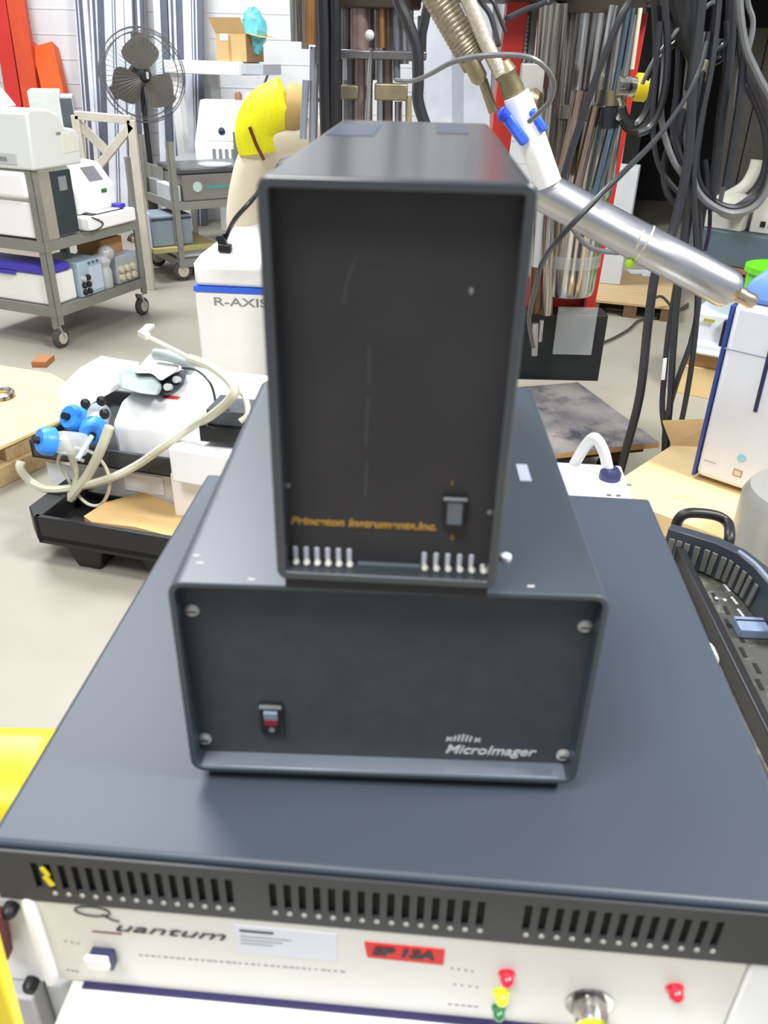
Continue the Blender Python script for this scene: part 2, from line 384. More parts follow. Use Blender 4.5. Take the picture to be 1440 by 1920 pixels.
for u, hh in ((.0055, .0042), (.0080, .0052), (.0105, .0058), (.0130, .0052), (.0155, .0042)):
    b.bar((x0+u, yl_, zl_), (x0+u+.0010, yl_, zl_+hh), .0012, .0004, (0, 1, 0))
for u in (.0005, .0185):
    b.bar((x0+u, yl_, zl_), (x0+u+.0038, yl_, zl_+.0030), .0010, .0004, (0, 1, 0)); b.bar((x0+u+.0036, yl_, zl_), (x0+u+.0004, yl_, zl_+.0030), .0010, .0004, (0, 1, 0))
b.done('logo', silver_ink, mi)
zt = f0+h
P = G(972, 885, CT+zt)-Vector(mi.location); B().box(P.x-.003, P.x+.005, P.y-.013, P.y+.013, zt, zt+.0006).done('pale_label', mat('lilac_label', (190, 198, 215), .5), mi)
P = G(946, 1046, CT+zt)-Vector(mi.location); B().lathe((P.x, P.y, zt), (P.x, P.y, zt+.004), [(0, .0032), (.6, .0032), (1, .001)], 12).done('small_button', white, mi)
for px, py in ((372, 1060), (855, 1118), (995, 1123), (365, 1046), (300+170, 1090)):
    P = G(px, min(py, 1098), CT+zt)-Vector(mi.location)
    B().box(P.x-.002, P.x+.002, max(P.y, .001), max(P.y, .001)+.0012, zt-.0002, zt+.0002).done('paint_chip', silver_ink, mi)
# --- tall unit
TB = CT+zt
ta = thing('instrument_controller', 'tall narrow black Princeton Instruments unit standing on top of the pile', 'electronics case', (.0019, .3592, TB), -.0442)
w, d, h, f0 = .1181, .3337, .2041, .006
b = B(); shell(b, w, d, h, .005, .006)
for v in b.bm.verts: v.co.z += f0
b.done('sleeve', paint_tall, ta, .0012)
rc = .012
B().box(-w/2+.005, w/2-.005, rc, rc+.003, f0+.005, f0+h-.005).done('front_panel', panel_bk, ta)
B().box(-w/2+.006, w/2-.006, d-.004, d-.001, f0+.005, f0+h-.005).done('rear_panel', blackp, ta)
B().box(-w/2+.004, w/2-.004, .002, d-.01, 0, f0).done('foot_plinth', blackp, ta)
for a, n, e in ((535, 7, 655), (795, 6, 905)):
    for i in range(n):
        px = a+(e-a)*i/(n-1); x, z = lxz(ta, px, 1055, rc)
        bb = B().box(x-.0013, x+.0013, rc-.001, rc, f0+.0055, f0+.0145-(.006 if px > 900 or i == 0 and a < 600 else 0)); bb.done('vent_slot', mat('painted_vent_light', (205, 208, 218), .4), ta, .0006)  # pale bars imitate the light showing behind the vent slots
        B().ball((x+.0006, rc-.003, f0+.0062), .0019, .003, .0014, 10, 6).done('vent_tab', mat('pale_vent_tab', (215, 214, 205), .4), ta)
B().box(-.016, .018, rc-.002, rc, f0+.0052, f0+.0062).done('sill', lipm, ta)
x0, z0 = lxz(ta, 545, 981, rc); x1, z1 = lxz(ta, 818, 992, rc)
txt('Princeton Instruments,Inc.', 'lettering', gold, ta, (x0, rc-.0003, z0), .0062, shear=.2, w=x1-x0, bold=.00022)
o, x, z = rocker(ta, 852, 955, rc, .0125, .017, None)
B().box(x-.0062, x+.0062, rc-.0045, rc-.003, z+.0072, z+.0086).done('bezel_edge', mgrey, o, .0003)
B().hexa([(x-.0038, rc-.0065, z-.0055), (x+.0038, rc-.0065, z-.0055), (x+.0038, rc-.003, z-.0065), (x-.0038, rc-.003, z-.0065), (x-.0038, rc-.0035, z+.006), (x+.0038, rc-.0035, z+.006), (x+.0038, rc-.003, z+.006), (x-.0038, rc-.003, z+.006)]).done('rocker', mat('steel_blue_rocker', (96, 104, 112), .3), o)
for py, s in ((905, '1'), (1007, '0')):
    x, z = lxz(ta, 848, py, rc); txt(s, 'switch_mark', gold, ta, (x-.001, rc-.0003, z-.0015), .004)
scr = mat('faint_scratch', (66, 66, 74), .5)
for (a, c) in (((692, 650), (692, 720)), ((690, 745), (686, 835)), ((688, 865), (685, 930)), ((668, 480), (650, 530)), ((650, 530), (643, 570))):
    xa_, za_ = lxz(ta, *a, rc); xc_, zc_ = lxz(ta, *c, rc); B().bar((xa_, rc-.00005, za_), (xc_, rc-.00005, zc_), .0011, .0001, (0, 1, 0)).done('scratch', scr, ta)
for px, py in ((884, 546), (524, 910), (937, 962)):
    x, z = lxz(ta, px, py, rc); x = max(min(x, w/2-.006), -w/2+.006); B().ball((x, rc-.0001, z), .0011, .0003, .0015, 8, 6).done('paint_chip', mgrey, ta)
for a, c in (((640, 232), (700, 256)), ((818, 232), (880, 252))):
    P = MW[ta.name].inverted() @ G(*a, TB+f0+h); Q = MW[ta.name].inverted() @ G(*c, TB+f0+h)
    B().box(P.x, Q.x, min(Q.y, .3), min(P.y, .325), f0+h-.0002, f0+h+.0003).done('top_patch', mat('blue_patch', (52, 62, 84), .3), ta)
# ================================================================== LEFT BACKGROUND
def leaner(name, p0, p1, wpx, m, label, cat, group, zt=2.9, foot=.32, dep=.05, groove=True, grow=0):
    "a long profile standing on the floor and leaning on the wall, seen through p0 (top) and p1 (lower) pixels"
    a = A(p0[0], p0[1], WY-.1); q = A(p1[0], p1[1], WY-foot*.8)
    d = (q-a); t0 = (0-a.z)/d.z; t1 = (zt-a.z)/d.z
    lo = a+d*t0; hi = a+d*t1; lo.y = WY-foot; hi.y = WY-.03-dep
    wd = wpx/FPX*(WY*cF.y+.4)
    b = B(); b.bar(lo, hi, wd, dep)
    o = b.done(name, m, None, .004)
    if groove:
        off = Vector((0, -dep/2-.001, 0)); o2 = B().bar(lo+off, hi+off, wd*.3, .012).done('groove', alud if m is alup else alup, o)
    tag(o, label, cat, group); return o
prof = [(149, 165, 9, 1), (157, 173, 7, 0), (165, 180, 8, 1), (181, 191, 15, 1), (194, 199, 12, 0), (208, 211, 13, 1), (218, 222, 8, 0), (229, 232, 14, 1), (245, 250, 13, 1), (264, 272, 14, 0), (298, 306, 12, 1), (311, 319, 12, 0), (326, 333, 13, 1), (340, 346, 11, 0), (354, 358, 14, 1), (368, 371, 9, 1), (378, 381, 10, 0)]
for i, (xa_, xb_, wp, l) in enumerate(prof):
    if xa_ < 290: lb_, gp = ('pale' if l else 'grey')+' aluminium profile leaning on wall, behind the pedestal fan', ('pale' if l else 'grey')+' profiles behind the fan'
    else: lb_, gp = ('pale' if l else 'grey')+' aluminium profile leaning on wall, left of the cardboard box', ('pale' if l else 'grey')+' profiles left of the cardboard box'
    leaner('aluminium_profile', (xa_, 0), (xb_, 270), wp, alup if l else alud, lb_, 'metal profile', gp, foot=.30+.02*(i % 3), groove=i % 3 == 0)
for i, (xa_, xb_, wp, l) in enumerate([(806, 812, 22, 1), (832, 835, 26, 1), (858, 858, 22, 0), (884, 882, 26, 1), (912, 906, 24, 1)]):
    leaner('wall_panel', (xa_, 0), (xb_, 230), wp, alup if l else mat('lilac_grey_panel', (190, 192, 204), .5), 'pale lilac metal panel on the wall behind the braided hose', 'metal panel', 'pale panels behind the braided hose', foot=.12, dep=.03, groove=False)
leaner('steel_column', (6, 0), (22, 160), 26, redp, 'bright red steel column leaning on wall at far left', 'steel column', None, dep=.08, groove=False)
leaner('steel_column', (38, 0), (58, 180), 30, orangep, 'tall orange-red steel column leaning on wall, second from left', 'steel column', None, dep=.08, groove=False)
# short orange column, its top in view
P0 = A(80, 84, WY-.12); P1 = A(100, 172, WY-.3); d_ = P1-P0; lo = P0+d_*(-P0.z/d_.z); 
b = B(); b.bar(lo, P0, .20, .03, (0, 1, 0)); b.bar(lo+Vector((.085, .05, 0)), P0+Vector((.085, .05, 0)), .03, .12, (0, 1, 0)); b.bar(lo+Vector((-.085, .05, 0)), P0+Vector((-.085, .05, 0)), .03, .12, (0, 1, 0))
tag(b.done('steel_column', orange2, None, .004), 'short bright orange channel column leaning on wall left of the fan', 'steel column')
# ---- pedestal fan
hub = A(242, 142, 7.45); fx, fy = hub.x, hub.y
fan = thing('pedestal_fan', 'large dark pedestal fan with round wire guard before the back wall', 'fan', (fx+.05, fy+.15, 0), math.radians(28))
R_ = 75/FPX*6.9
hz = hub.z
B().lathe((0, 0, 0), (0, 0, .05), [(0, .28), (.6, .26), (1, .06)], 28).done('base', blackp, fan)
B().cyl((0, 0, .05), (0, 0, hz-.05), .028, .022).done('pole', blackp, fan)
B().lathe((0, .10, hz), (0, -.08, hz), [(0, .05), (.2, .09), (.8, .085), (1, .05)], 20).done('motor', blackp, fan)
hb2 = B().lathe((0, -.10, hz), (0, -.17, hz), [(0, .05), (.6, .05), (1, .03)], 20).done('hub', blackp, fan)
B().box(.012, .03, -.172, -.168, hz-.02, hz+.03).done('hub_badge', lgrey, hb2)
b = B()
for yy, rr in ((-.06, 1), (-.10, 1.02), (-.16, .93), (-.03, .9)):
    b.tube([(R_*rr*math.cos(k*math.pi/12), yy, hz+R_*rr*math.sin(k*math.pi/12)) for k in range(24)], .004, 6, 2, closed=True)
for k in range(48):
    a = k*math.pi/24; c, s_ = math.cos(a), math.sin(a)
    b.tube([(.05*c, -.20, hz+.05*s_), (R_*.6*c, -.19, hz+R_*.6*s_), (R_*c, -.10, hz+R_*s_), (R_*.6*c, -.01, hz+R_*.6*s_), (.06*c, 0, hz+.06*s_)], .0011, 4, 3)
b.done('wire_guard', wirem, fan)
for k in range(3):
    a0 = math.radians((92, 206, 318)[k]); rs = []
    for i in range(15):
        t = i/14; r = .05+t*(R_*.88-.05); hw = .03+.125*math.sin(min(t*1.15, 1)*math.pi*.9+.1); tw = .35
        row = []
        for s_, th in ((-1, .003), (1, .003), (1, -.003), (-1, -.003)):
            q = hw*s_; row.append((r*math.cos(a0)-q*math.sin(a0)*math.cos(tw), -.12+q*math.sin(tw)*.5+th, hz+r*math.sin(a0)+q*math.cos(a0)*math.cos(tw)))
        rs.append(row)
    B().rings(rs).done('blade', bladem, fan)
# ---- steel cart builder
def cart(label, A0, C0, L, D, zs, ztop, lz, wheel_r=.055):
    a = G(*A0); c = G(*C0); rz = math.atan2((c-a).y, (c-a).x)
    t = thing('steel_cart', label, 'cart', (a.x, a.y, 0), rz)
    for x in (0, L):
        for y in (0, D):
            b = B(); s1 = 1 if x == 0 else -1; s2 = 1 if y == 0 else -1
            for (u0, u1, v0, v1) in ((0, .045, 0, .005), (0, .005, 0, .045)):
                xs = sorted((x+s1*u0, x+s1*u1)); ys = sorted((y+s2*v0, y+s2*v1)); b.box(xs[0], xs[1], ys[0], ys[1], lz, ztop)
            b.done('post', cgrey, t)
            cx, cy = x+s1*.03, y+s2*.03
            k = B().bar((cx-.02, cy, lz), (cx+.01, cy, wheel_r+.0), .012, .05, (0, 1, 0)).done('caster', mat('zinc_fork', (190, 190, 186), .35, .7), t)
            B().lathe((cx+.0, cy-.018, wheel_r), (cx, cy+.018, wheel_r), [(0, wheel_r*.85), (.15, wheel_r), (.85, wheel_r), (1, wheel_r*.85)], 20).done('wheel', rubw, k)
            B().lathe((cx+.0, cy-.022, wheel_r), (cx, cy+.022, wheel_r), [(0, wheel_r*.6), (.5, wheel_r*.6), (1, wheel_r*.6)], 18).done('wheel_hub', mat('cream_hub', (206, 200, 184), .4, .3), k)
    for z in zs:
        b = B(); b.box(.004, L-.004, .004, D-.004, z-.006, z)
        for (x0_, x1_, y0_, y1_) in ((.002, L-.002, -.003, .003), (.002, L-.002, D-.003, D+.003), (-.003, .003, .002, D-.002), (L-.003, L+.003, .002, D-.002)):
            b.box(x0_, x1_, y0_, y1_, z-.055, z)
        b.done('shelf', cgrey, t)
    return t
# first cart
a = G(118, 655); c = G(272, 592)
z_b = HZ(a, 578); z_t = HZ(a, 455); z_p = HZ(a, 322)
z_f = HZ(a, 612)
L1 = (c-a).length
c1 = cart('grey steel cart with two laden shelves at left', (118, 655), (272, 592), L1+.05, .62, (z_b, z_t), z_p, z_f)
def on(t, px, py, z):
    "local x, y of the pixel on the level z"
    q = MW[t.name].inverted() @ G(px, py, z); return q
def child_thing(name, label, cat, t, x, y, z, rz=0., group=None):
    p = MW[t.name] @ Vector((x, y, z)); r = t.rotation_euler.z+rz
    return thing(name, label, cat, p, r, group)
# dark panelled tower on top shelf (side panel along the cart's long edge)
q = on(c1, 78, 452, z_t); q2 = on(c1, 138, 436, z_t)
an = child_thing('analyser', 'white lab analyser with dark glass side panel on the top shelf of the left cart', 'instrument', c1, .03, .012, z_t+.001)
lx = L1*.36; hh = HZ(MW[c1.name] @ Vector((.05, .02, 0)), 318)-z_t
B().box(.0, lx, 0, .58, 0, hh).done('body', offw, an, .02)
B().prism([(-.012, .0), (.002, .0), (.002, hh*.97), (-.03, hh*.97), (-.03, hh*.8), (-.012, hh*.72)], .03, .56, 'x') if False else None
B().box(-.02, .0, .05, .57, .01, hh*.55).done('front_door', white, an, .01)
B().box(-.045, .004, .03, .57, hh*.6, hh*.97).done('front_cover', white, an, .02)
B().box(.10, lx-.01, -.006, .0, .01, hh-.02).done('dark_panel', mat('dark_teal_glass', (44, 54, 60), .2, 0, .1, 8, 0, .8), an, .003)
B().box(.16, .22, -.0075, -.006, hh*.66, hh*.86).done('display_label', mgrey, an)
B().box(.0, .10, -.008, .0, .0, hh-.02).done('grey_side_strip', mat('taupe_strip', (160, 155, 142), .5), an)
u = child_thing('sampling_unit', 'white rounded unit with grey name strip on top of the analyser', 'instrument', c1, -.01, -.03, z_t+hh+.003)
top = HZ(MW[c1.name] @ Vector((.12, -.0, 0)), 203)-(z_t+hh)
prof_ = [(0, 0), (.36, 0), (.375, top*.45), (.34, top*.62), (.27, top*.66), (.24, top*.88), (.17, top*.98), (.05, top), (.02, top*.94)]
lx2 = L1*.50; prof_ = [(x*lx2/.375, z) for x, z in prof_]
B().prism(prof_, 0.0, .62, 'y').done('housing', mat('pale_case', (222, 225, 223), .45, 0, .02), u, .012)
B().box(-.003, .001, .10, .60, top*.08, top*.26).done('name_strip', lgrey, u)
B().box(-.005, -.003, .16, .22, top*.13, top*.2).done('printed_mark', mgrey, u)
B().box(lx2*.53, lx2*.62, -.002, .001, top*.54, top*.59).done('latch', mgrey, u)
B().prism([(lx2*.62, top*.22), (lx2*.93, top*.24), (lx2*.93, top*.42), (lx2*.82, top*.57), (lx2*.62, top*.57)], -.003, 0, 'y').done('side_recess', mat('cream_recess', (228, 228, 214), .5), u)
# second hump further left of the case (rises to the frame edge)
B().prism([(.0, top*.97), (.28*lx2/.375, top*.97), (.2, top*1.28), (.06, top*1.3)], .30, .62, 'y').done('raised_cover', white, u, .012)
# printer on the far end of the top shelf
q = on(c1, 190, 447, z_t)
x0 = L1*.45; x1 = L1*1.0
pr = child_thing('printer_reader', 'white benchtop instrument with grey screen and violet tab on the left cart', 'instrument', c1, x0, -.0, z_t+.001)
wx = x1-x0
h1 = HZ(MW[c1.name] @ Vector((x0+.1, -.01, 0)), 400)-z_t
h2 = HZ(MW[c1.name] @ Vector((x0+.2, .1, 0)), 305)-z_t
B().box(.0, wx, -.03, .30, 0, h1*.9).done('base_tray', white, pr, .012)
B().prism([(.05, h1*.95), (.34, h1*.95), (.34, h2*.92), (.24, h2), (.15, h2*.97), (.055, h2*.62)], 0.02, wx*.86, 'x').done('hood', white, pr, .012)
xs0, xs1 = wx*.42, wx*.70
n_ = Vector((0, -(h2*.97-h2*.62), .095)).normalized()
def onslope(x, t, o=.002): return (x, .055+.095*t+n_.y*o, h2*.62+(h2*.35)*t+n_.z*o)
B().hexa([onslope(xs0, .25, 0), onslope(xs1, .25, 0), onslope(xs1, .85, 0), onslope(xs0, .85, 0), onslope(xs0, .25, .003), onslope(xs1, .25, .003), onslope(xs1, .85, .003), onslope(xs0, .85, .003)]).done('screen', mat('grey_screen', (120, 118, 124), .3), pr)
B().box(wx*.56, wx*.66, .048, .052, h2*.52, h2*.58).done('green_display', mat('green_lcd', (50, 120, 80), .4), pr)
B().box(wx*.12, wx*.8, -.01, .2, h1*.9, h1*.97).done('dark_stage', blackp, pr, .003)
B().box(wx*.2, wx*.7, -.015, .1, h1*.97, h1*1.03).done('sample_tray', lgrey, pr, .002)
B().box(wx*.72, wx*.84, -.012, .05, h1*.97, h1*1.25).done('violet_tab', purple, pr, .002)
tag(B().tube([MW[pr.name] @ Vector(p) for p in ((.02, -.034, h1*.9), (.10, -.04, h1*.4), (.04, -.035, h1*.06), (-.05, -.02, .01), (-.02, .03, .01))], .004).done('power_cord', black_rub, None), 'thin black cord hanging over the front of the white benchtop instrument', 'cord')
# lower shelf: cooler box, bottle, pump modules
zb = z_b+.001
q = (HZ(MW[c1.name] @ Vector((0, .3, 0)), 520)-z_b)
cl = child_thing('cool_box', 'white cool box with violet lid on the bottom shelf of the left cart', 'box', c1, .02, .03, zb)
hbx = (z_t-z_b)*.62
B().box(0, .20, 0, .56, 0, hbx*.78).done('body', offw, cl, .012)
B().box(-.012, .17, -.01, .57, hbx*.78, hbx).done('lid', purple, cl, .012)
B().box(-.018, -.008, .22, .34, hbx*.7, hbx*.8).done('lid_clasp', purple, cl, .004)
md = child_thing('pump_module', 'light blue module with dark knobs on the bottom shelf of the left cart', 'instrument', c1, .235, .01, zb)
hm = hbx*.9
B().box(0, .20, 0, .3, 0, hm).done('case', mat('ice_blue_plastic', (172, 194, 206), .4), md, .006)
B().box(.085, .19, -.004, 0, hm*.12, hm*.8).done('front_panel', palebl, md)
for i in range(2):
    for j in range(3):
        B().lathe((.025+.038*i, 0, hm*(.14+.2*j)), (.025+.038*i, -.02, hm*(.14+.2*j)), [(0, .016), (.8, .015), (1, .01)], 14).done('knob', blackp if j < 2 or i else lgrey, md)
for i in range(3): B().cyl((.09+.035*i, -.001, hm*.92), (.09+.035*i, -.008, hm*.92), .008, n=10).done('port', teal, md)
bt = child_thing('plastic_bottle', 'clear grey plastic bottle lying between modules on the bottom shelf', 'bottle', c1, .49, .06, zb)
B().lathe((0, 0, 0), (0, 0, hm*1.0), [(0, .05), (.05, .055), (.5, .055), (.62, .045), (.8, .06), (.95, .05), (1, .02)], 20).done('bottle_body', mat('smoky_clear_plastic', (196, 200, 202), .15, 0, .1, 20, 0, .8), bt)
B().ball((.03, -.02, hm*1.0), .05, .05, .045).done('crumpled_bag', mat('crumpled_film', (190, 190, 194), .2, 0, .3, 30, .6), bt)
mv = child_thing('valve_module', 'grey module with two rows of cream caps on the bottom shelf', 'instrument', c1, .57, .015, zb)
B().box(0, .21, 0, .3, 0, hm*.85).done('case', mat('lavender_grey_plastic', (172, 176, 186), .45), mv, .008)
for i in range(3):
    for j in range(2):
        B().lathe((.03+.055*i, 0, hm*(.2+.25*j)), (.03+.055*i, -.022, hm*(.2+.25*j)), [(0, .022), (.7, .021), (1, .014)], 14).done('cream_cap', mat('cream_cap', (212, 206, 170), .5), mv)
cb = child_thing('cardboard_box', 'small open cardboard box on the grey module, bottom shelf of the left cart', 'box', c1, .55, .10, zb+hm*.85+.001)
B().box(0, .20, 0, .18, 0, (z_t-z_b)*.25).done('body', mat('brown_card', (184, 140, 92), .8), cb)
B().hexa([(0, 0, .1), (.2, 0, .1), (.2, -.002, .102), (0, -.002, .102), (.0, -.05, .13), (.2, -.05, .13), (.2, -.05, .133), (0, -.05, .133)]).done('flap', card, cb)
# ---- tall beige unit behind, truss frame
p = A(108, 250, 5.9)
tu = thing('tall_unit', 'tall pale grey unit with dark upper side panel, behind the sampling unit', 'cabinet', (p.x, p.y, 0), math.radians(18))
wt = 40/FPX*5.7; topz = A(98, 170, 5.9).z
B().box(-wt/2-.07, wt/2-.03, 0, .35, 0, topz).done('body', mat('pale_sage_grey', (222, 226, 222), .5), tu, .008)
B().box(wt/2-.03, wt/2+.05, .01, .33, 0, topz-.03).done('side_cover', lgrey, tu, .004)
B().box(wt/2-.028, wt/2+.046, .004, .011, topz-.42, topz-.045).done('dark_panel', mat('slate_panel', (88, 94, 102), .4), tu)
def bars(name, segs, w_, m, label, cat, parent=None, part='bar'):
    t = thing(name, label, cat, (segs[0][0][0], segs[0][0][1], 0))
    for nm, p_, q_ in [(s_[2] if len(s_) > 2 else part, s_[0], s_[1]) for s_ in segs]:
        B().bar(p_, q_, w_, w_).done(nm, m, t, .003, world=True)
    return t
Yt = 5.8
tl, tr, br = A(150, 216, Yt), A(247, 236, Yt), A(262, 330, Yt)
ml = A(158, 325, Yt); ctr = A(192, 262, Yt)
gl = Vector((A(158, 325, Yt).x, Yt, 0)); gr = Vector((tr.x, Yt, 0))
tl2 = Vector((gl.x, Yt, tl.z)); tr2 = Vector((gr.x, Yt, tl.z-.02))
bars('truss_frame', [(gl, tl2, 'leg'), (gr, tr2, 'leg'), (tl2, tr2, 'top_rail'), (Vector((gl.x, Yt, ml.z-.06)), Vector((gr.x, Yt, tl.z-.05)), 'diagonal_brace'), (Vector((gl.x, Yt+.03, tl.z-.05)), Vector((gr.x-.18, Yt+.03, ml.z+.12)), 'diagonal_brace')], .05, mat('beige_steel', (206, 200, 184), .5), 'beige steel frame with crossed braces beneath the fan', 'frame')
# ---- second cart
a = G(340, 532); zz_b = HZ(a, 492); zz_m = HZ(a, 383); zz_t = HZ(a, 306); zz_p = HZ(a, 268)
c2 = cart('grey steel cart with cream castors, behind the striped white cabinet', (340, 528), (470, 512), .80, .60, (zz_b, zz_m), zz_p, .12, .07)
q = HZ(a, 306)
sc = child_thing('flatbed_scanner', 'dark grey flat machine with teal stripe and round badge on the second cart', 'instrument', c2, .08, .0, zz_m+.001)
hsc = zz_t-zz_m-.03
B().box(0, .8, 0, .45, 0, hsc*.75).done('body', mat('warm_grey_plastic', (128, 124, 118), .5), sc, .01)
B().box(-.01, .82, -.012, .46, hsc*.77, hsc*.93).done('lid', mat('dark_lid', (78, 80, 84), .3), sc, .01)
B().box(.18, .7, -.003, 0, hsc*.32, hsc*.42).done('teal_stripe', mat('teal_stripe', (84, 150, 146), .4), sc)
B().lathe((.11, 0, hsc*.4), (.11, -.004, hsc*.4), [(0, .035), (1, .035)], 20).done('badge', mat('mint_badge', (190, 214, 200), .5), sc)
B().lathe((.3, .1, hsc*.93), (.3, .1, hsc*.97), [(0, .12), (1, .12)], 24).done('disc', mat('pale_disc', (180, 190, 200), .2), sc)
sm = child_thing('small_box', 'small pale speckled box beside the dark flat machine on the second cart', 'box', c2, -.0, .02, zz_m+.001)
B().box(0, .07, 0, .3, 0, hsc*.45).done('carton', lgrey, sm, .004)
ty = child_thing('sieve_tray', 'grey metal tray with glassware on the far side of the second cart', 'tray', c2, .03, .36, zz_m+.001)
B().box(0, .04, 0, .33, 0, .10).box(.04, .05, 0, .33, .02, .19).done('tray_body', mat('grey_tray', (150, 152, 146), .5), ty, .003)
gb = child_thing('tool_box', 'blue-grey box with dark band under the middle shelf of the second cart', 'box', c2, -.16, .05, zz_b+.10)
hg = (zz_m-zz_b)*.52
B().box(0, .30, 0, .3, .0, hg).done('body', bluegr, gb, .004)
B().box(-.05, .0, .02, .28, -.02, hg*1.12).done('end_panel', palebl, gb, .004)
B().box(-.001, .301, -.002, .0, hg*.84, hg*.93).done('dark_band', mat('petrol_band', (50, 66, 84), .5), gb)
bd = child_thing('wooden_board', 'thin yellowish board lying under the blue-grey box on the second cart', 'board', c2, -.18, .0, zz_b+.06)
B().box(0, .5, 0, .5, 0, .035).done('plank', mat('ochre_board', (168, 158, 104), .6), bd, .003)
wb = child_thing('paper_stack', 'white flat package on the bottom shelf of the second cart', 'package', c2, .02, .05, zz_b+.001)
B().box(.0, .4, 0, .42, 0, .055).done('wrapping', mat('pale_wrap', (208, 210, 212), .4), wb, .01)
# console on a support shelf
p0 = A(372, 302, 7.0); p1 = A(490, 306, 7.0)
cz = p0.z; wcs = (p1-p0).length
cs = thing('control_console', 'pale blue sloping control console with one black knob, left of the yellow cover', 'instrument', (p0.x, p0.y, cz), 0)
hc = A(400, 188, 7.3).z-cz
B().prism([(0, 0), (.5, 0), (.5, hc), (.33, hc), (.02, hc*.32), (0, hc*.3)], -.02, wcs+.12, 'x').done('body', white, cs, .008)
def sl(x, t, o): return (x, .02+.31*t-.6*o, hc*(.32+.68*t)+.8*o)
B().hexa([sl(.08, .03, 0), sl(wcs+.1, .03, 0), sl(wcs+.1, .95, 0), sl(.08, .95, 0), sl(.08, .03, .01), sl(wcs+.1, .03, .01), sl(wcs+.1, .95, .01), sl(.08, .95, .01)]).done('sloping_panel', palebl, cs)
k_ = Vector(sl(.19, .22, .01)); B().lathe(k_, k_+Vector((0, -.02, .025)), [(0, .028), (.7, .026), (1, .02)], 16).done('knob', mat('navy_knob', (30, 34, 64), .4), cs)
for i in range(6): B().box(.12+.05*i, .145+.05*i, -.006, .0, .01, hc*.22).done('vent_slot', mgrey, cs)
for x_, m_, r_ in ((.28, mat('rust_brown', (150, 100, 80)), .03), (.36, lgrey, .035), (.42, mat('ochre', (196, 180, 130)), .03), (.47, mgrey, .03)):
    o = B().lathe((p0.x+x_, p0.y+.42, cz+hc), (p0.x+x_, p0.y+.42, cz+hc+.06), [(0, r_), (.7, r_), (1, r_*.6)], 14).done('small_fitting', m_, None)
    tag(o, 'small metal fitting standing on top of the pale blue console', 'fitting', 'fittings on the console')
tag(B().box(p0.x+.66, p0.x+.95, p0.y+.4, p0.y+.44, cz+hc, cz+hc+.03).done('black_bar', blackp, None, .003), 'short black bar on the console top near the yellow cover', 'bar')
tb_ = thing('side_table', 'grey-topped table under the pale blue console', 'table', (p0.x, p0.y+.04, 0))
B().box(-.25, .85, -.05, .55, cz-.03, cz-.001).done('table_top', mat('grey_top', (158, 160, 162), .4), tb_, .003)
for x_ in (-.2, .8):
    for y_ in (.0, .5): B().box(x_-.02, x_+.02, y_-.02, y_+.02, 0, cz-.03).done('leg', cgrey, tb_)
# ---- white stand with cardboard box
a = A(306, 112, 8.0); b_ = A(448, 142, 7.62)
st = thing('shelf_stand', 'tall white shelf stand on one thick post near the wall', 'stand', (a.x, a.y, 0), math.atan2(b_.y-a.y, b_.x-a.x))
ws = math.hypot(b_.x-a.x, b_.y-a.y); zt_ = a.z
B().box(0, ws, 0, .3, zt_-.10, zt_).done('shelf_top', white, st, .006)
B().box(ws, ws+.22, .04, .3, zt_-.09, zt_-.01).done('grey_extension', mat('pale_steel', (186, 190, 196), .4), st, .004)
pa = lxz(st, 337, 200, .1)[0]
B().box(pa-.035, pa+.045, .05, .13, 0, zt_-.1).done('post', white, st, .004)
B().box(pa+.27, pa+.35, .22, .26, 0, zt_-.1).done('post', lgrey, st, .004)
B().bar((ws-.05, .2, zt_-.45), (ws+.15, .2, zt_-.09), .015, .015).done('brace', mgrey, st)
zt_ += .001
p = A(408, 126, 7.75)
bx = thing('cardboard_box', 'open cardboard box with white label on the tall white shelf stand', 'box', (p.x, 7.76, zt_), math.radians(-22))
pw = 60/FPX*7.2; ph = A(408, 72, 7.75).z-p.z
B().box(0, pw, 0, .28, 0, ph*.98).done('body', card, bx)
B().box(pw+.0001, pw+.002, 0.002, .278, .001, ph*.97).done('end_face', mat('dark_card', (160, 126, 84), .8), bx)
B().hexa([(0, -.002, ph*.98), (pw, -.002, ph*.98), (pw, .003, ph*.98), (0, .003, ph*.98), (-.03, -.05, ph*1.5), (pw-.01, -.05, ph*1.5), (pw-.01, -.045, ph*1.5), (-.03, -.045, ph*1.5)]).done('flap', card, bx)
B().hexa([(pw, 0, ph*.97), (pw+.004, 0, ph*.97), (pw+.004, .28, ph*.97), (pw, .28, ph*.97), (pw+.14, .0, ph*.85), (pw+.144, .0, ph*.85), (pw+.144, .28, ph*.85), (pw+.14, .28, ph*.85)]).done('flap', card, bx)
B().box(pw*.15, pw*.42, -.003, .0, ph*.72, ph*.95).done('shipping_label', paper, bx)
B().box(pw*.42, pw*.5, -.003, .0, 0, ph*.9).done('tape', mat('brown_tape', (190, 150, 96), .4), bx)
P0_ = MW[bx.name] @ Vector((pw*.75, .14, ph*.5))
b = B(); random.seed(3); b.ball(P0_+Vector((.06, 0, .12)), .10, .09, .17, 20, 14)
for v in b.bm.verts: v.co += Vector((random.uniform(-.018, .018), random.uniform(-.018, .018), random.uniform(-.018, .018)))
tag(b.done('plastic_bag', tealf, None), 'crumpled turquoise plastic film sticking out of the cardboard box', 'plastic film')
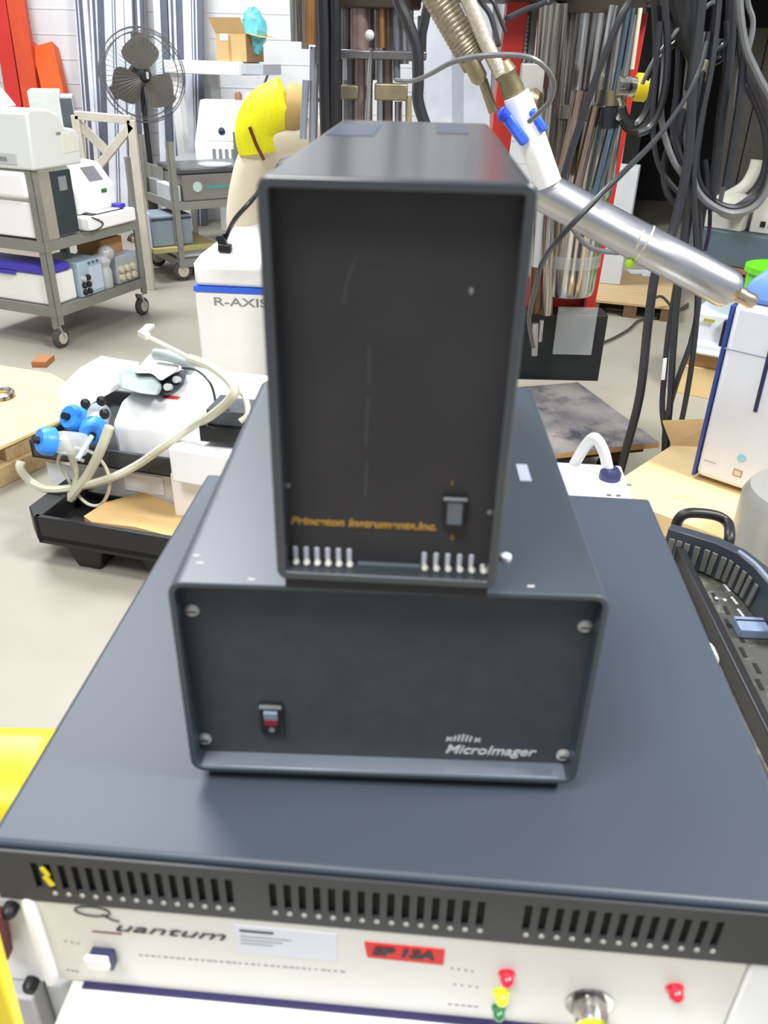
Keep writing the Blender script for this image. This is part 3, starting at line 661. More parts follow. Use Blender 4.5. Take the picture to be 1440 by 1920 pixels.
# ---- white cabinet with blue stripe and beige arm
a = G(383, 735); c = G(512, 742)
rx = thing('diffraction_cabinet', 'white R-AXIS cabinet with blue stripe standing left of the tall black unit', 'cabinet', (a.x, a.y, 0), math.atan2(c.y-a.y, c.x-a.x))
wr = .62; zs_ = HZ(a, 541); zk = zs_
B().box(0, wr, 0, .6, 0, zs_-.012).done('body', offw, rx, .01)
B().box(-.004, wr+.004, -.004, .6, zs_-.012, zs_+.012).done('blue_stripe', blue, rx)
z1 = A(385, 475, a.y+.1).z; z2 = A(420, 415, a.y+.3).z
b = B()
def rr(x0, x1, y0, y1, z): return [(x0, y0, z), (x1, y0, z), (x1, y1, z), (x0, y1, z)]
b.rings([rr(0, wr, 0, .6, zs_+.012), rr(0, wr, .0, .6, z1-.03), rr(.02, wr-.02, .05, .6, z1+.0), rr(.13, wr-.12, .22, .58, z2-.03), rr(.16, wr-.14, .26, .56, z2)])
b.done('hood', white, rx, .02)
x0, z0 = lxz(rx, 400, 572); x1, z1_ = lxz(rx, 490, 580)
txt('R-AXIS', 'lettering', ginky, rx, (x0, -.001, z0), .055, w=(x1-x0)*1.12, bold=.001)
arm = thing('robot_arm', 'beige curved arm with bright yellow cover above the striped cabinet', 'robot arm', MW[rx.name] @ Vector((.25, .35, z2)))
Ya = (MW[rx.name] @ Vector((.25, .35, 0))).y
pp = [A(470, 480, Ya), A(462, 410, Ya), A(468, 350, Ya), A(482, 300, Ya), A(520, 262, Ya), A(620, 255, Ya)]
B().tube(pp, lambda t: .105-.03*t, 20).done('arm_casting', beige, arm, world=True)
pp = [A(487, 285, Ya-.02), A(482, 245, Ya-.02), A(500, 212, Ya-.02), A(540, 192, Ya-.02)]
B().tube(pp, lambda t: .10+.012*t, 18, 8).done('yellow_cover', yellowc, arm, world=True)
e0_, e1_ = A(540, 200, Ya-.03), A(572, 205, Ya-.03)
B().lathe(e0_, e1_, [(0, .10), (.5, .10), (1, .085)], 20).done('end_cap', mat('tan_end_cap', (190, 160, 100), .5), arm, world=True)
B().tube([A(468, 238, Ya-.14), A(480, 270, Ya-.14), A(495, 300, Ya-.14)], .008, 8).done('dark_seam', mat('dark_red_seam', (110, 50, 40)), arm, world=True)
tag(B().tube([A(492, 352, Ya-.2), A(470, 378, Ya-.3), A(440, 412, Ya-.3), A(424, 445, Ya-.22), A(420, 462, Ya-.25)], .011, 8).done('cable', black_rub, None), 'black cable with plug lying over the hood of the striped cabinet', 'cable')
tag(B().bar(A(410, 463, Ya-.25), A(434, 466, Ya-.25), .05, .035).bar(A(412, 440, Ya-.24), A(420, 462, Ya-.24), .04, .04).done('cable_plug', blackp, None, .005), 'black plug at the end of cable on the striped cabinet', 'plug')
# ================================================================== LEFT MIDDLE
zc_ = .16
pts = [G(-60, 675, zc_), G(95, 700, zc_), G(160, 735, zc_), G(150, 770, zc_), G(0, 838, zc_), G(-90, 872, zc_)]
pl = thing('pallet', 'low wooden pallet under the tan board at left', 'pallet', (pts[4].x, pts[4].y, 0))
b = B(); b.rings([[(p.x, p.y, zc_-.012) for p in pts], [(p.x, p.y, zc_) for p in pts]])
bo = b.done('cardboard_sheet', cardl, None); tag(bo, 'large flat tan cardboard sheet lying on the pallet at left edge', 'cardboard')
e1, e0v = pts[3], pts[5]; dd = (e0v-e1).normalized(); nn = Vector((-dd.y, dd.x, 0)); nn = nn if nn.y > 0 else -nn
for i in range(3):
    o_ = nn*(.02+.26*i); B().bar(Vector((e1.x, e1.y, .04))+o_+dd*.02, Vector((e0v.x, e0v.y, .04))+o_, .08, .08).done('stringer', wood, pl, .003, world=True)
for i in range(5):
    o_ = dd*(.06+.26*i); s_ = Vector((e1.x, e1.y, .113))+o_; B().bar(s_+nn*.0, s_+nn*.75, .13, .066).done('deck_board', wood, pl, .002, world=True)
tag(B().box(*sorted((G(60, 690, zc_).x, G(88, 690, zc_).x)), G(75, 690, zc_).y, G(75, 682, zc_).y+.05, zc_+.001, zc_+.03).done('wood_offcut', mat('reddish_offcut', (160, 106, 62), .7), None), 'small reddish wood offcut at far edge of the tan sheet', 'wood piece')
P = G(8, 742, zc_)
tag(B().tube([P+Vector((-.12, 0, .012)), P+Vector((-.02, .04, .018)), P+Vector((.04, 0, .014)), P+Vector((.02, -.06, .012)), P+Vector((-.08, -.05, .012))], .012, 8).done('metal_shackle', chrome2, None), 'small shiny metal shackle on the tan sheet at left edge', 'shackle')
# black plastic pallet
zr = .19
fl_, fr_ = G(62, 968, zr), G(330, 1012, zr)
rz = math.atan2(fr_.y-fl_.y, fr_.x-fl_.x)
bp_ = thing('plastic_pallet', 'black plastic pallet with raised rim carrying the tubing pump instruments', 'pallet', (fl_.x, fl_.y, 0), rz)
wp_ = (fr_-fl_).length*1.45; dp_ = 0.62
b = B(); b.box(0, wp_, 0, dp_, .10, .125); b.box(0, wp_, 0, .02, .09, zr); b.box(0, wp_, dp_-.02, dp_, .09, zr); b.box(0, .02, 0, dp_, .09, zr); b.box(wp_-.02, wp_, 0, dp_, .09, zr)
b.done('deck', blackp, bp_, .004)
B().prism([(-.06, .06), (-.06, dp_*.45), (0, dp_*.55), (0, 0)], .10, zr-.005, 'z').done('corner_lug', blackp, bp_, .004)
for x_, y_ in ((.09, .02), (wp_*.5, .02), (.09, dp_-.14), (wp_*.5, dp_-.14), (wp_-.2, .02), (wp_-.2, dp_-.14)):
    B().rings([rr(x_+.02, x_+.10, y_+.01, y_+.11, 0), rr(x_-.02, x_+.13, y_, y_+.12, .10)]).done('foot', blackp, bp_, .006)
cp = thing('torn_cardboard', 'torn piece of tan cardboard lying inside the black plastic pallet', 'cardboard', MW[bp_.name] @ Vector((.12, .03, .126)), rz)
b = B(); n_ = 14
top_ = [(.0, .06), (.05, .02), (.2, .03), (.45, .015), (wp_-.2, .02), (wp_-.2, .2), (.5, .24), (.3, .2), (.12, .24), (.02, .16)]
b.rings([[(x, y, .0) for x, y in top_], [(x, y+.01*math.sin(9*x), .035+.012*math.sin(14*x)) for x, y in top_]])
b.done('sheet', card, cp)
# grey-white instrument on it
a = G(92, 935, .17); c = G(330, 985, .17)
q0 = MW[bp_.name].inverted() @ a
gi = thing('low_instrument', 'low silver-white instrument between the black pallet and the black tray', 'instrument', MW[bp_.name] @ Vector((-.03, .27, .126)), rz)
hA = HZ(MW[bp_.name] @ Vector((.08, .27, 0)), 862)-.126
wI = wp_*.78+.1
B().box(0, wI, 0, .34, .0, hA).done('case', mat('silver_white_case', (222, 223, 220), .4), gi, .006)
B().box(.01, wI-.02, -.012, .0, .0, .02).done('front_bar', blackp, gi, .003)
x0, z0 = lxz(gi, 238, 930); x1, _ = lxz(gi, 310, 930)
B().box(x0, x1, -.004, 0, .05, hA*.8).done('white_panel', paper, gi, .002)
x0, z0 = lxz(gi, 95, 905); x1, _ = lxz(gi, 150, 905)
B().box(x0, x1, -.004, 0, hA*.25, hA*.75).done('white_panel', paper, gi, .002)
zt0 = .126+hA+.001
tr_ = thing('tray', 'black plastic tray holding the white pump instruments', 'tray', MW[bp_.name] @ Vector((-.14, .22, zt0)), rz)
wT = wp_*.92+.1; dT = .50; hT = HZ(MW[tr_.name] @ Vector((.2, 0, 0)), 838)-zt0
b = B(); b.box(0, wT, 0, dT, 0, .012); b.box(0, wT, 0, .015, 0, hT); b.box(0, .015, 0, dT, 0, hT*.9); b.box(0, wT, dT-.015, dT, 0, hT); b.box(wT-.015, wT, 0, dT, 0, hT)
b.done('tray_body', mat('charcoal_plastic', (58, 60, 64), .45), tr_, .003)
# white pump case in tray
zi = zt0+.013
F_ = MW[tr_.name]
def tpos(px, py, z): return F_.inverted() @ G(px, py, z)
q0 = tpos(222, 838, zi+.03); q1 = tpos(345, 838, zi+.03)
pc = thing('pump_case', 'white rounded pump case with red label standing in the black tray', 'instrument', F_ @ Vector((q0.x, .06, .013)), rz)
wP = .46; hP = HZ(F_ @ Vector((q0.x+.15, .06, 0)), 765)-zi
B().rings([rr(0, wP*.62, 0, .34, 0), rr(0, wP*.62, 0, .34, hP*.62), rr(.015, wP*.58, .05, .32, hP*.95), rr(.03, wP*.54, .08, .30, hP)]).done('case', white, pc, .02)
_q = MW[pc.name].inverted() @ G(293, 768, zi+hP); xx, yy = _q.x-.03, max(_q.y-.04, .06)
B().box(xx, xx+.055, yy+.03, yy+.055, hP, hP+.002).done('red_label', mat('soft_red_label', (232, 90, 84), .5), pc)
p2 = thing('pump_case', 'second white case behind the red-labelled one, carrying the grey pump head', 'instrument', F_ @ Vector((q0.x-.04, .27, .013)), rz)
B().rings([rr(0, .62, 0, .20, 0), rr(0, .62, 0, .20, hP*.8), rr(.03, .59, .03, .18, hP*1.05)]).done('case', white, p2, .02)
# white film sheet draped behind left
b = B(); zz1 = zi+.14
o_ = [(108, 742), (150, 700), (190, 678), (262, 690), (240, 722), (180, 752), (128, 785)]
Zs = [.30, .38, .42, .40, .36, .34, .28]
b.rings([[G(x, y, z+zt0-.15) for (x, y), z in zip(o_, Zs)], [G(x, y, z+zt0-.15)+Vector((0, .01, .02)) for (x, y), z in zip(o_, Zs)]])
tag(b.done('plastic_sheet', white, None, .004), 'white crumpled plastic sheet draped behind the blue capped bottles', 'plastic sheet')
# grey pump head
zp = zi+hP*1.05
gp = thing('handset', 'pale grey rounded handset lying on top of the white cases', 'handset', G(250, 740, zp))
b = B(); o_ = [(222, 697), (240, 690), (285, 700), (305, 722), (298, 742), (262, 738), (224, 728)]
b.rings([[G(x, y, zp) for x, y in o_], [G(x, y, zp+.05) for x, y in o_]]); b.done('shell', mat('sage_grey_plastic', (170, 182, 182), .4), gp, .012, world=True)
b = B(); o_ = [(250, 700), (282, 662), (330, 672), (338, 692), (300, 716), (286, 700)]
b.rings([[G(x, y, zp+.0) for x, y in o_], [G(x, y, zp+.07) for x, y in o_]]); b.done('cover', offw, gp, .012, world=True)
b = B(); o_ = [(298, 735), (305, 715), (342, 692), (350, 700), (344, 722), (312, 742)]
b.rings([[G(x, y, zp-.03) for x, y in o_], [G(x, y, zp+.02) for x, y in o_]]); b.done('roller_block', mat('dark_roller', (66, 72, 84), .4), gp, .006, world=True)
for px, py in ((318, 726), (334, 712)):
    p = G(px, py, zp+.03); B().cyl(p, p+Vector((.0, -.03, .012)), .012, n=12).done('roller', lgrey, gp, world=True)
b = B(); b.tube([G(290, 664, zp+.10), G(320, 668, zp+.10), G(352, 682, zp+.08), G(354, 694, zp+.05)], .02, 10); b.done('grey_rim', mat('sage_grey_plastic', (170, 182, 182), .4), gp, world=True)
tag(B().bar(G(275, 630, zp+.2), G(358, 672, zp+.12), .018, .012).bar(G(266, 626, zp+.2), G(282, 610, zp+.2), .03, .012).bar(G(264, 624, zp+.2), G(278, 632, zp+.2), .022, .02).done('lever', mat('ivory_lever', (226, 224, 210), .4), None, .003), 'ivory lever with white T end rising above the pump head', 'lever')
# blue capped bottles
for (px, py, r, ax, lb_) in ((146, 786, .045, (-.3, -.6, .4), 'blue cap bottle leaning against the white sheet, between two others'), (178, 802, .045, (.1, -.7, -.1), 'blue cap bottle with thick rod, rightmost of three'), (100, 828, .045, (-.6, -.5, .3), 'blue cap bottle lying in left corner of the black tray')):
    p = G(px, py, zi+.12); ax = Vector(ax).normalized()
    t = thing('bottle', lb_, 'bottle', p)
    B().lathe(p-ax*.10, p, [(0, r*.85), (.7, r*.85), (1, r*.7)], 18).done('glass_body', film, t, world=True)
    B().lathe(p, p+ax*.045, [(0, r), (.7, r), (1, r*.8)], 20).done('cap', capblue, t, world=True)
    B().cyl(p+ax*.045, p+ax*.065, .012, n=12).done('port', blackp, t, world=True)
for (px, py) in ((160, 757), (190, 752), (196, 776)):
    p = G(px, py, zi+.2); tag(B().ball(p, .016, .014, .018).done('black_fitting', blackp, None), 'small black fitting on tubing near blue cap bottles', 'fitting', 'fittings near the blue caps')
# tubing
def TP(px, py, y):
    m = MW[tr_.name]; n = m.to_3x3() @ Vector((0, 1, 0)); p0 = m @ Vector((0, y, 0)); d = ray(px, py); return CP+d*((p0-CP).dot(n)/d.dot(n))
def tub(name, pts, r, m, label, cat, zz):
    o = B().tube([(TP(x, y, -.025-r-(.012 if i % 2 else 0)) if z-k <= .12 and x < 335 else G(x, y, z)) for i, (x, y, z) in enumerate(pts)], r, 8, 7).done(name, m, None); return tag(o, label, cat)
k = zt0
tub('silicone_tube', [(40, 865, k+.06), (38, 880, k+.0), (60, 905, k-.1), (95, 918, k-.12), (150, 912, k-.12), (210, 895, k-.05), (260, 870, k+.02), (310, 835, k+.1), (360, 800, k+.2), (395, 780, k+.28), (430, 750, k+.36), (438, 725, k+.4), (400, 690, k+.42), (355, 672, k+.4)], .014, tubem, 'thick milky tube sweeping across front of the black tray', 'tube', k)
tub('silicone_tube', [(158, 865, k), (118, 850, k+.0), (110, 870, k-.05), (125, 892, k-.1), (140, 920, k-.15), (165, 945, k-.25), (190, 945, k-.2), (205, 915, k-.1), (200, 880, k-.0), (175, 850, k+.05), (140, 840, k+.08)], .006, tubem, 'thin milky tube coiled in loops before the tray front', 'tube', k)
tub('silicone_tube', [(118, 815, k+.1), (132, 850, k), (142, 890, k-.08), (138, 930, k-.2), (128, 940, k-.25)], .012, tubem, 'milky tube hanging down below the leftmost blue cap', 'tube', k)
tub('silicone_tube', [(205, 800, k+.12), (190, 840, k+.05), (165, 890, k-.08), (130, 935, k-.24)], .016, tubem, 'milky tube falling diagonally from the rightmost blue cap', 'tube', k)
tub('silicone_tube', [(95, 925, k-.18), (100, 950, k-.22), (98, 965, k-.24)], .006, tubem, 'short thin tube end inside left corner of the black pallet', 'tube', k)
tub('thin_cable', [(340, 690, k+.33), (370, 695, k+.32), (395, 720, k+.3), (405, 760, k+.25), (408, 800, k+.2), (412, 880, k+.02)], .004, black_rub, 'thin black cable arching down right of the pump head', 'cable', k)
tub('silicone_tube', [(410, 790, k+.2), (425, 755, k+.3), (440, 735, k+.34), (458, 742, k+.33), (465, 775, k+.3), (450, 790, k+.28)], .009, tubem, 'milky tube looping upright right of the black cable', 'tube', k)
p = tpos(178, 820, zi); pp0 = G(172, 818, zi+.16); pp1 = G(145, 862, zi+.12)
tag(B().cyl(pp0, pp1, .008, n=12).done('clear_rod', mat('pale_blue_rod', (186, 200, 226), .2), None), 'pale blue rod dangling under the rightmost blue cap', 'rod')
# white blocks at the right, dark electronics behind
def gbox(name, label, cat, pl_, pr_, z, h_, d_, m, part='case', bev=.008):
    a = G(*pl_, z); c = G(*pr_, z); t = thing(name, label, cat, (a.x, a.y, z), math.atan2(c.y-a.y, c.x-a.x)); w_ = math.hypot(c.x-a.x, c.y-a.y)
    B().box(0, w_, 0, d_, 0, h_).done(part, m, t, bev); return t, w_
t, w_ = gbox('white_module', 'plain white block at right end of the black tray, lower of two', 'box', (328, 972), (450, 996), .14, .17, .22, white)
za = HZ(G(328, 972, .14), 848)
zb1 = .311
t, w_ = gbox('white_module', 'plain white block at right end of the black tray, upper of two', 'box', (322, 904), (450, 925), zb1, .12, .24, white)
t, w_ = gbox('dark_electronics', 'black electronics box beside the milky tube loop', 'electronics case', (375, 828), (460, 836), zb1+.14, .05, .2, blackp, bev=.004)
P_ = MW[t.name]; B().box(.02, .16, .02, .15, .05, .10).done('raised_block', mat('graphite_block', (74, 78, 86), .5), t, .004)
t, w_ = gbox('white_pot', 'white plastic pot standing just left of the tall black unit', 'pot', (425, 800), (500, 806), zb1+.14, .12, .14, white, bev=.02)
# ================================================================== bottom left yellow
gz = .72
a = G(-60, 1395, gz); c = G(100, 1380, gz)
yt = thing('yellow_bin', 'bright yellow rounded plastic bin beside the stack at lower left', 'bin', (a.x-.05, a.y-.09, 0), 0)
wy = c.x-a.x+.07
B().rings([rr(.02, wy-.02, .0, .13, 0), rr(0, wy, -.01, .13, gz-.08), rr(.0, wy, .0, .14, gz-.02), rr(.02, wy-.02, .03, .12, gz)]).done('shell', yellow, yt, .02)
B().box(-.005, wy-.09, -.014, -.009, .0, gz-.10).done('dark_opening', voidm, yt)
p0, p1 = A(-22, 1775, .27), A(22, 1930, .27)
d_ = p1-p0; lo_ = p0+d_*((0-p0.z)/d_.z) if d_.z < 0 else p1
yb = tag(B().bar(p0-d_*.15, p0+d_*1.2, .012, .01, (0, 1, 0)).done('yellow_strip', yellow, None, .002), 'slanting yellow metal strip at the lower left corner', 'strip')
dr = tag(B().bar(A(-12, 1710, .31), A(4, 1790, .31), .012, .01, (0, 1, 0)).done('dark_red_strip', mat('maroon_paint', (90, 24, 30)), None, .002), 'dark red strip behind the yellow one at lower left', 'strip')
# ================================================================== RIGHT AND CENTRE BACKGROUND
def dep(P): return (Vector(P)-CP).dot(cF)
def PR(px, P): return px/FPX*dep(P)
zd = .22
a = G(1040, 850, zd); c = G(1237, 829, zd); ux = (c-a).normalized(); uy = Vector((-ux.y, ux.x, 0))
fr = G(1120, 713, zd); dp = (fr-c).dot(uy)
dl = thing('platform_dolly', 'low dolly with a stained wooden deck under the black base panel', 'dolly', (a.x-ux.x*.5, a.y-ux.y*.5, 0), math.atan2(ux.y, ux.x))
wd = (c-a).length+.5
B().box(0, wd, 0, dp, zd-.022, zd).done('deck', dirty, dl, .003)
B().box(0.001, wd-.001, -.002, .0, zd-.022, zd-.004).done('front_edge', edgew, dl)
B().box(.03, wd-.03, .05, dp-.05, zd-.06, zd-.022).done('steel_frame', blackp, dl)
for x_ in (.1, wd-.14):
    for y_ in (.10, dp-.12):
        k = B().box(x_-.03, x_+.03, y_-.04, y_+.04, .12, zd-.06).done('caster', mat('rusty_fork', (70, 40, 34), .6), dl)
        B().lathe((x_-.02, y_, .065), (x_+.02, y_, .065), [(0, .06), (.1, .065), (.9, .065), (1, .06)], 18).done('wheel', blackp, k)
# black base box with acrylic sheet
YB = G(1060, 714, zd).y
aL = A(945, 590, YB); aR = A(1141, 592, YB)
bb = thing('base_box', 'large plain black base panel box standing on the stained dolly deck', 'box', (aL.x, YB, zd+.001), 0)
B().box(0, aR.x-aL.x-.0, 0, .12, 0, aR.z-zd).done('body', mat('black_board', (36, 40, 42), .35), bb, .004)
YA = YB-.035
p0 = A(1036, 664, YA); p1 = A(1120, 590, YA)
tag(B().box(p0.x, p1.x, YA, YA+.004, p0.z, p1.z+.03).done('acrylic_sheet', acryl, None), 'clear acrylic sheet in front of the black base panel', 'acrylic sheet')
# red frame
YF = YB+.14
rf = thing('red_frame', 'red painted steel frame carrying the polished steel vessels', 'frame', (A(1000, 590, YF).x, YF, 0))
def post(x0, y0, x1, y1, wpx, zt_=2.5, z0_=None):
    P = A(x0, y0, YF); Q = A(x1, y1, YF); d = Q-P; lo = P+d*(((z0_ or 0)-P.z)/d.z); hi = P+d*((zt_-P.z)/d.z); return lo, hi, wpx/FPX*dep(P)
lo, hi, w_ = post(1197, 25, 1097, 590, 36, zt_=A(1197, 22, YF).z, z0_=zd+.01)
B().bar(lo, hi, w_*.72, .09, (0, 1, 0)).done('upright', redp, rf, .003, world=True)
B().bar(lo+Vector((-w_*.4, -.03, 0)), hi+Vector((-w_*.4, -.03, 0)), .012, .12, (0, 1, 0)).done('upright_flange', mat('dark_red_paint', (150, 44, 50), .5), rf, .002, world=True)
lo, hi, w_ = post(969, 10, 955, 120, 40, z0_=zd+.01)
B().bar(lo, hi, w_, .09, (0, 1, 0)).done('upright', redp, rf, .003, world=True)
p0 = A(1005, 592, YF); p1 = A(1112, 520, YF)
B().box(p0.x-.1, p1.x, YF-.02, YF+.02, p0.z-.02, p1.z).done('cross_plate', redp, rf, .003, world=True)
p0 = A(960, 20, YF); p1 = A(1235, 0, YF)
B().box(p0.x-.4, p1.x, YF-.2, YF+.1, p1.z-.02, p1.z+.08).done('top_beam', mat('dark_brown_steel', (60, 52, 42), .5, .4), rf, .004, world=True)
# perforated panel
P = A(982, 20, YF-.02); Q = A(972, 118, YF-.02)
pf = thing('perforated_panel', 'narrow perforated metal panel with round holes beside the left red upright', 'panel', (P.x, YF-.02, Q.z))
wpf = PR(26, P)
B().box(-wpf*.5, wpf*.5, 0, .006, 0, P.z-Q.z).done('plate', mat('charcoal_perforated', (70, 70, 74), .4), pf)
for i in range(3):
    for j in range(11):
        x_ = -wpf*.32+wpf*.32*i; z_ = (P.z-Q.z)*(j+.5+(.5 if i == 1 else 0))/12
        B().lathe((x_, 0, z_), (x_, -.002, z_), [(0, wpf*.13), (1, wpf*.13)], 10).done('hole', lgrey, pf)
B().lathe((wpf*.8, .03, 0), (wpf*.8, .03, P.z-Q.z+.05), [(0, wpf*.35), (1, wpf*.35)], 14).done('side_tube', mgrey, pf)
# polished vessel
YV = YB+.02
dw = thing('steel_vessel', 'large polished stainless steel vessel hanging in the red frame', 'vessel', A(1060, 548, YV))
tp, bt = A(1128, 8, YV), A(1062, 548, YV)
Rv = PR(64, (tp+bt)/2)
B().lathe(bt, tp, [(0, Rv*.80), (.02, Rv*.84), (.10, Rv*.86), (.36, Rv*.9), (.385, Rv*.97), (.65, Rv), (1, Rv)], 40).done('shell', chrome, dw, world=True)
d_ = tp-bt
B().lathe(bt+d_*.64, bt+d_*.69, [(0, Rv*1.0), (.1, Rv*1.06), (.9, Rv*1.06), (1, Rv)], 40).done('weld_band', mat('satin_steel_band', (150, 148, 140), .45, .8), dw, world=True)
B().lathe(bt+d_*.11, bt+d_*.16, [(0, Rv*.87), (.1, Rv*.93), (.9, Rv*.93), (1, Rv*.87)], 36).done('clear_collar', acryl, dw, world=True)
B().lathe(bt+d_*.97, bt+d_*1.05, [(0, Rv*1.2), (1, Rv*1.2)], 36).done('top_flange', mat('dark_brown_steel', (60, 52, 42), .5, .4), dw, world=True)
YT = YV-Rv-.05
def rod(nm, par, x0, y0, x1, y1, r, m, Y=None):
    Y = Y or YT; P = A(x0, y0, Y); Q = A(x1, y1, Y); rr_ = PR(r, P)
    return B().cyl(P, Q, rr_, n=16).done(nm, m, par, world=True)
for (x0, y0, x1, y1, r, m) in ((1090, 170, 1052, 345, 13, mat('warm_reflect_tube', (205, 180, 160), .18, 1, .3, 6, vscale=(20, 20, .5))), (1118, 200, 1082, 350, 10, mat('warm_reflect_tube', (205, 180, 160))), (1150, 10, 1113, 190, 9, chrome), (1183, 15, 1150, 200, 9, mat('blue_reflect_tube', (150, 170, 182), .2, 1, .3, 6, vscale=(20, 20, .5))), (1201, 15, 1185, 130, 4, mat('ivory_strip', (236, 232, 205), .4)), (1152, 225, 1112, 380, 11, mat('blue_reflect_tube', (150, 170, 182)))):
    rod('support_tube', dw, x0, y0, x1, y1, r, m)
P = A(1146, 200, YT-.02); B().cyl(P, A(1143, 240, YT-.02), PR(17, P), n=18).done('pipe_coupling', mat('dark_coupling', (56, 62, 72), .4, .5), dw, world=True)
P = A(1150, 170, YT-.02); B().cyl(P, A(1148, 198, YT-.02), PR(14, P), n=18).done('pipe_coupling', brass, dw, world=True)
# port with yellow cap
q0, q1, q2 = A(1158, 162, YT-.1), A(1192, 163, YT-.1), A(1214, 165, YT-.1)
B().cyl(q0, q1, PR(17, q0), n=20).done('port', chrome, dw, world=True)
B().lathe(q1, q2, [(0, PR(24, q0)), (.9, PR(24, q0)), (1, PR(21, q0))], 22).done('yellow_cap', yellow, dw, world=True)
B().tube([A(1162, 182, YT-.08), A(1168, 205, YT-.08), A(1160, 222, YT-.06)], PR(7, q0), 10).done('port_elbow', chrome, dw, world=True)
B().tube([A(1160, 222, YT-.06), A(1178, 245, YT-.06), A(1205, 240, YT-.06), A(1222, 220, YT-.06)], PR(5, q0), 8).done('valve_lever', blackp, dw, world=True)
# worn grey vessel left of it
YW = YV-.05
v2 = thing('steel_vessel', 'narrow worn steel vessel left of the large polished one', 'vessel', A(1005, 500, YW))
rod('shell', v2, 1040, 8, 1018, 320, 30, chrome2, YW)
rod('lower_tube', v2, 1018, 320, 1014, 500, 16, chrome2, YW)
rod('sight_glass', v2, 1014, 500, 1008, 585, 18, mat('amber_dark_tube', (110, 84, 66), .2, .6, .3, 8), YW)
rod('side_tube', v2, 1030, 395, 1026, 590, 10, chrome2, YW-.08)
P = A(1012, 632, YW-.08)
B().box(P.x-.04, P.x+.04, P.y-.01, P.y+.01, A(1012, 650, YW-.08).z, A(1012, 606, YW-.08).z).done('yellow_clip', yellow, v2, .003)
rod('drain_tube', v2, 1004, 606, 1002, 666, 6, alu, YW-.12)
rod('drain_tube', v2, 1016, 600, 1012, 640, 4, alu, YW-.12)
rod('white_rod', v2, 1014, 385, 1006, 500, 7, lgrey, YW-.1)
P = A(1000, 145, YW-.12)
cb_ = thing('connector_block', 'pale grey connector block between braided hose and worn vessel', 'block', P)
s_ = PR(1, P)
B().box(-24*s_, 18*s_, -.03, .03, -26*s_, 22*s_).done('block_body', mat('putty_block', (190, 190, 184), .5), cb_, .004)
B().box(18*s_, 28*s_, -.02, .02, -18*s_, 12*s_).done('dark_insert', mat('maroon_insert', (60, 30, 30), .5), cb_)
B().lathe((-6*s_, -.03, -40*s_), (14*s_, -.05, -40*s_), [(0, 20*s_), (.5, 24*s_), (1, 16*s_)], 16).done('round_fitting', brass, cb_)
# ---- tube cluster behind the tall unit
YC = 3.6
tc = thing('tube_cluster', 'cluster of polished vertical tubes with clamps behind the tall black unit', 'apparatus', (A(690, 100, YC).x, YC, 0))
dkst = mat('dark_steel', (130, 128, 130), .3, .7, .3, 8); pink = mat('rosy_steel', (176, 150, 144), .3, .6, .3, 8)
for (x0, x1, y0, y1, r, m, dy) in ((553, 556, -20, 78, 11, chrome, 0), (570, 572, -20, 92, 7, chrome2, 0), (583, 583, -20, 84, 10, copper, -.05), (598, 597, -20, 120, 6, dkst, 0), (590, 586, 88, 300, 9, alu, .02), (574, 568, 150, 260, 7, mat('pale_bluish_steel', (190, 196, 210), .3, .8), 0), (650, 650, -20, 100, 10, dkst, 0), (674, 674, -20, 95, 18, pink, -.03), (655, 655, 90, 300, 12, dkst, .03), (648, 648, 92, 150, 4, alu, -.06), (691, 691, -20, 300, 8, chrome2, 0), (704, 703, -20, 150, 9, chrome, .0), (676, 674, 95, 300, 13, pink, .02), (697, 688, 90, 240, 6, chrome, -.08), (716, 716, -20, 90, 6, copper, -.05), (714, 713, 90, 300, 7, alu, 0), (728, 728, -20, 300, 9, mat('brownish_steel', (140, 126, 120), .35, .6, .3, 8), 0), (742, 744, -20, 150, 7, mat('slate_steel', (120, 126, 134), .35, .6), -.05), (757, 757, -20, 120, 10, alu, .02), (768, 768, -20, 115, 8, alu, .04), (747, 747, 190, 300, 7, chrome, 0), (766, 766, 180, 300, 6, mat('yellowed_steel', (190, 180, 140), .4, .5), 0), (792, 790, 30, 112, 9, dkst, .1), (790, 789, 112, 300, 4, alu, .05), (637, 637, -20, 300, 6, dkst, .05)):
    rod('tube', tc, x0, y0, x1, y1, r, m, YC+dy)
for (x0, x1, y0, y1, m) in ((702, 765, 157, 188, brass), (638, 672, 160, 186, mat('dull_brass', (130, 125, 105), .5, .6)), (634, 800, 96, 110, dkst), (636, 790, -6, 14, mat('dark_brown_steel', (60, 52, 42)))):
    P = A(x0, y1, YC-.08); Q = A(x1, y0, YC-.08); B().box(P.x, Q.x, YC-.09, YC+.03, P.z, Q.z).done('clamp', m, tc, .006)
P = A(700, 340, YC); B().box(P.x-.36, P.x+.3, YC-.15, YC+.2, P.z-.04, P.z).done('base_plate', dkst, tc)
for x_ in (-.3, .25): B().cyl((P.x+x_, YC, 0), (P.x+x_, YC, P.z-.04), .03).done('leg', dkst, tc, world=True) if False else B().cyl((P.x+x_-tc.location.x, 0, 0), (P.x+x_-tc.location.x, 0, P.z-.04), .03).done('leg', dkst, tc)
for o in tc.children:
    if o.name.startswith(('clamp', 'base_plate')): o.matrix_parent_inverse = MW[tc.name].inverted()
P = A(693, 66, YC-.12); B().ball(P, .018).done('bright_nut', lgrey, tc, world=True)
YE = YC-.25
def cabl(name, pts, r, m, label, cat, Y=None, group=None, n=8):
    up = lambda p: [(p[0]+6, -230)+tuple(p[2:])] if p[1] <= -20 else []
    pts = up(pts[0])+list(pts)+up(pts[-1])
    P = [A(p[0], p[1], p[2] if len(p) > 2 else Y) for p in pts]
    o = B().tube(P, PR(r, P[len(P)//2]), n, 6).done(name, m, None); return tag(o, label, cat, group)
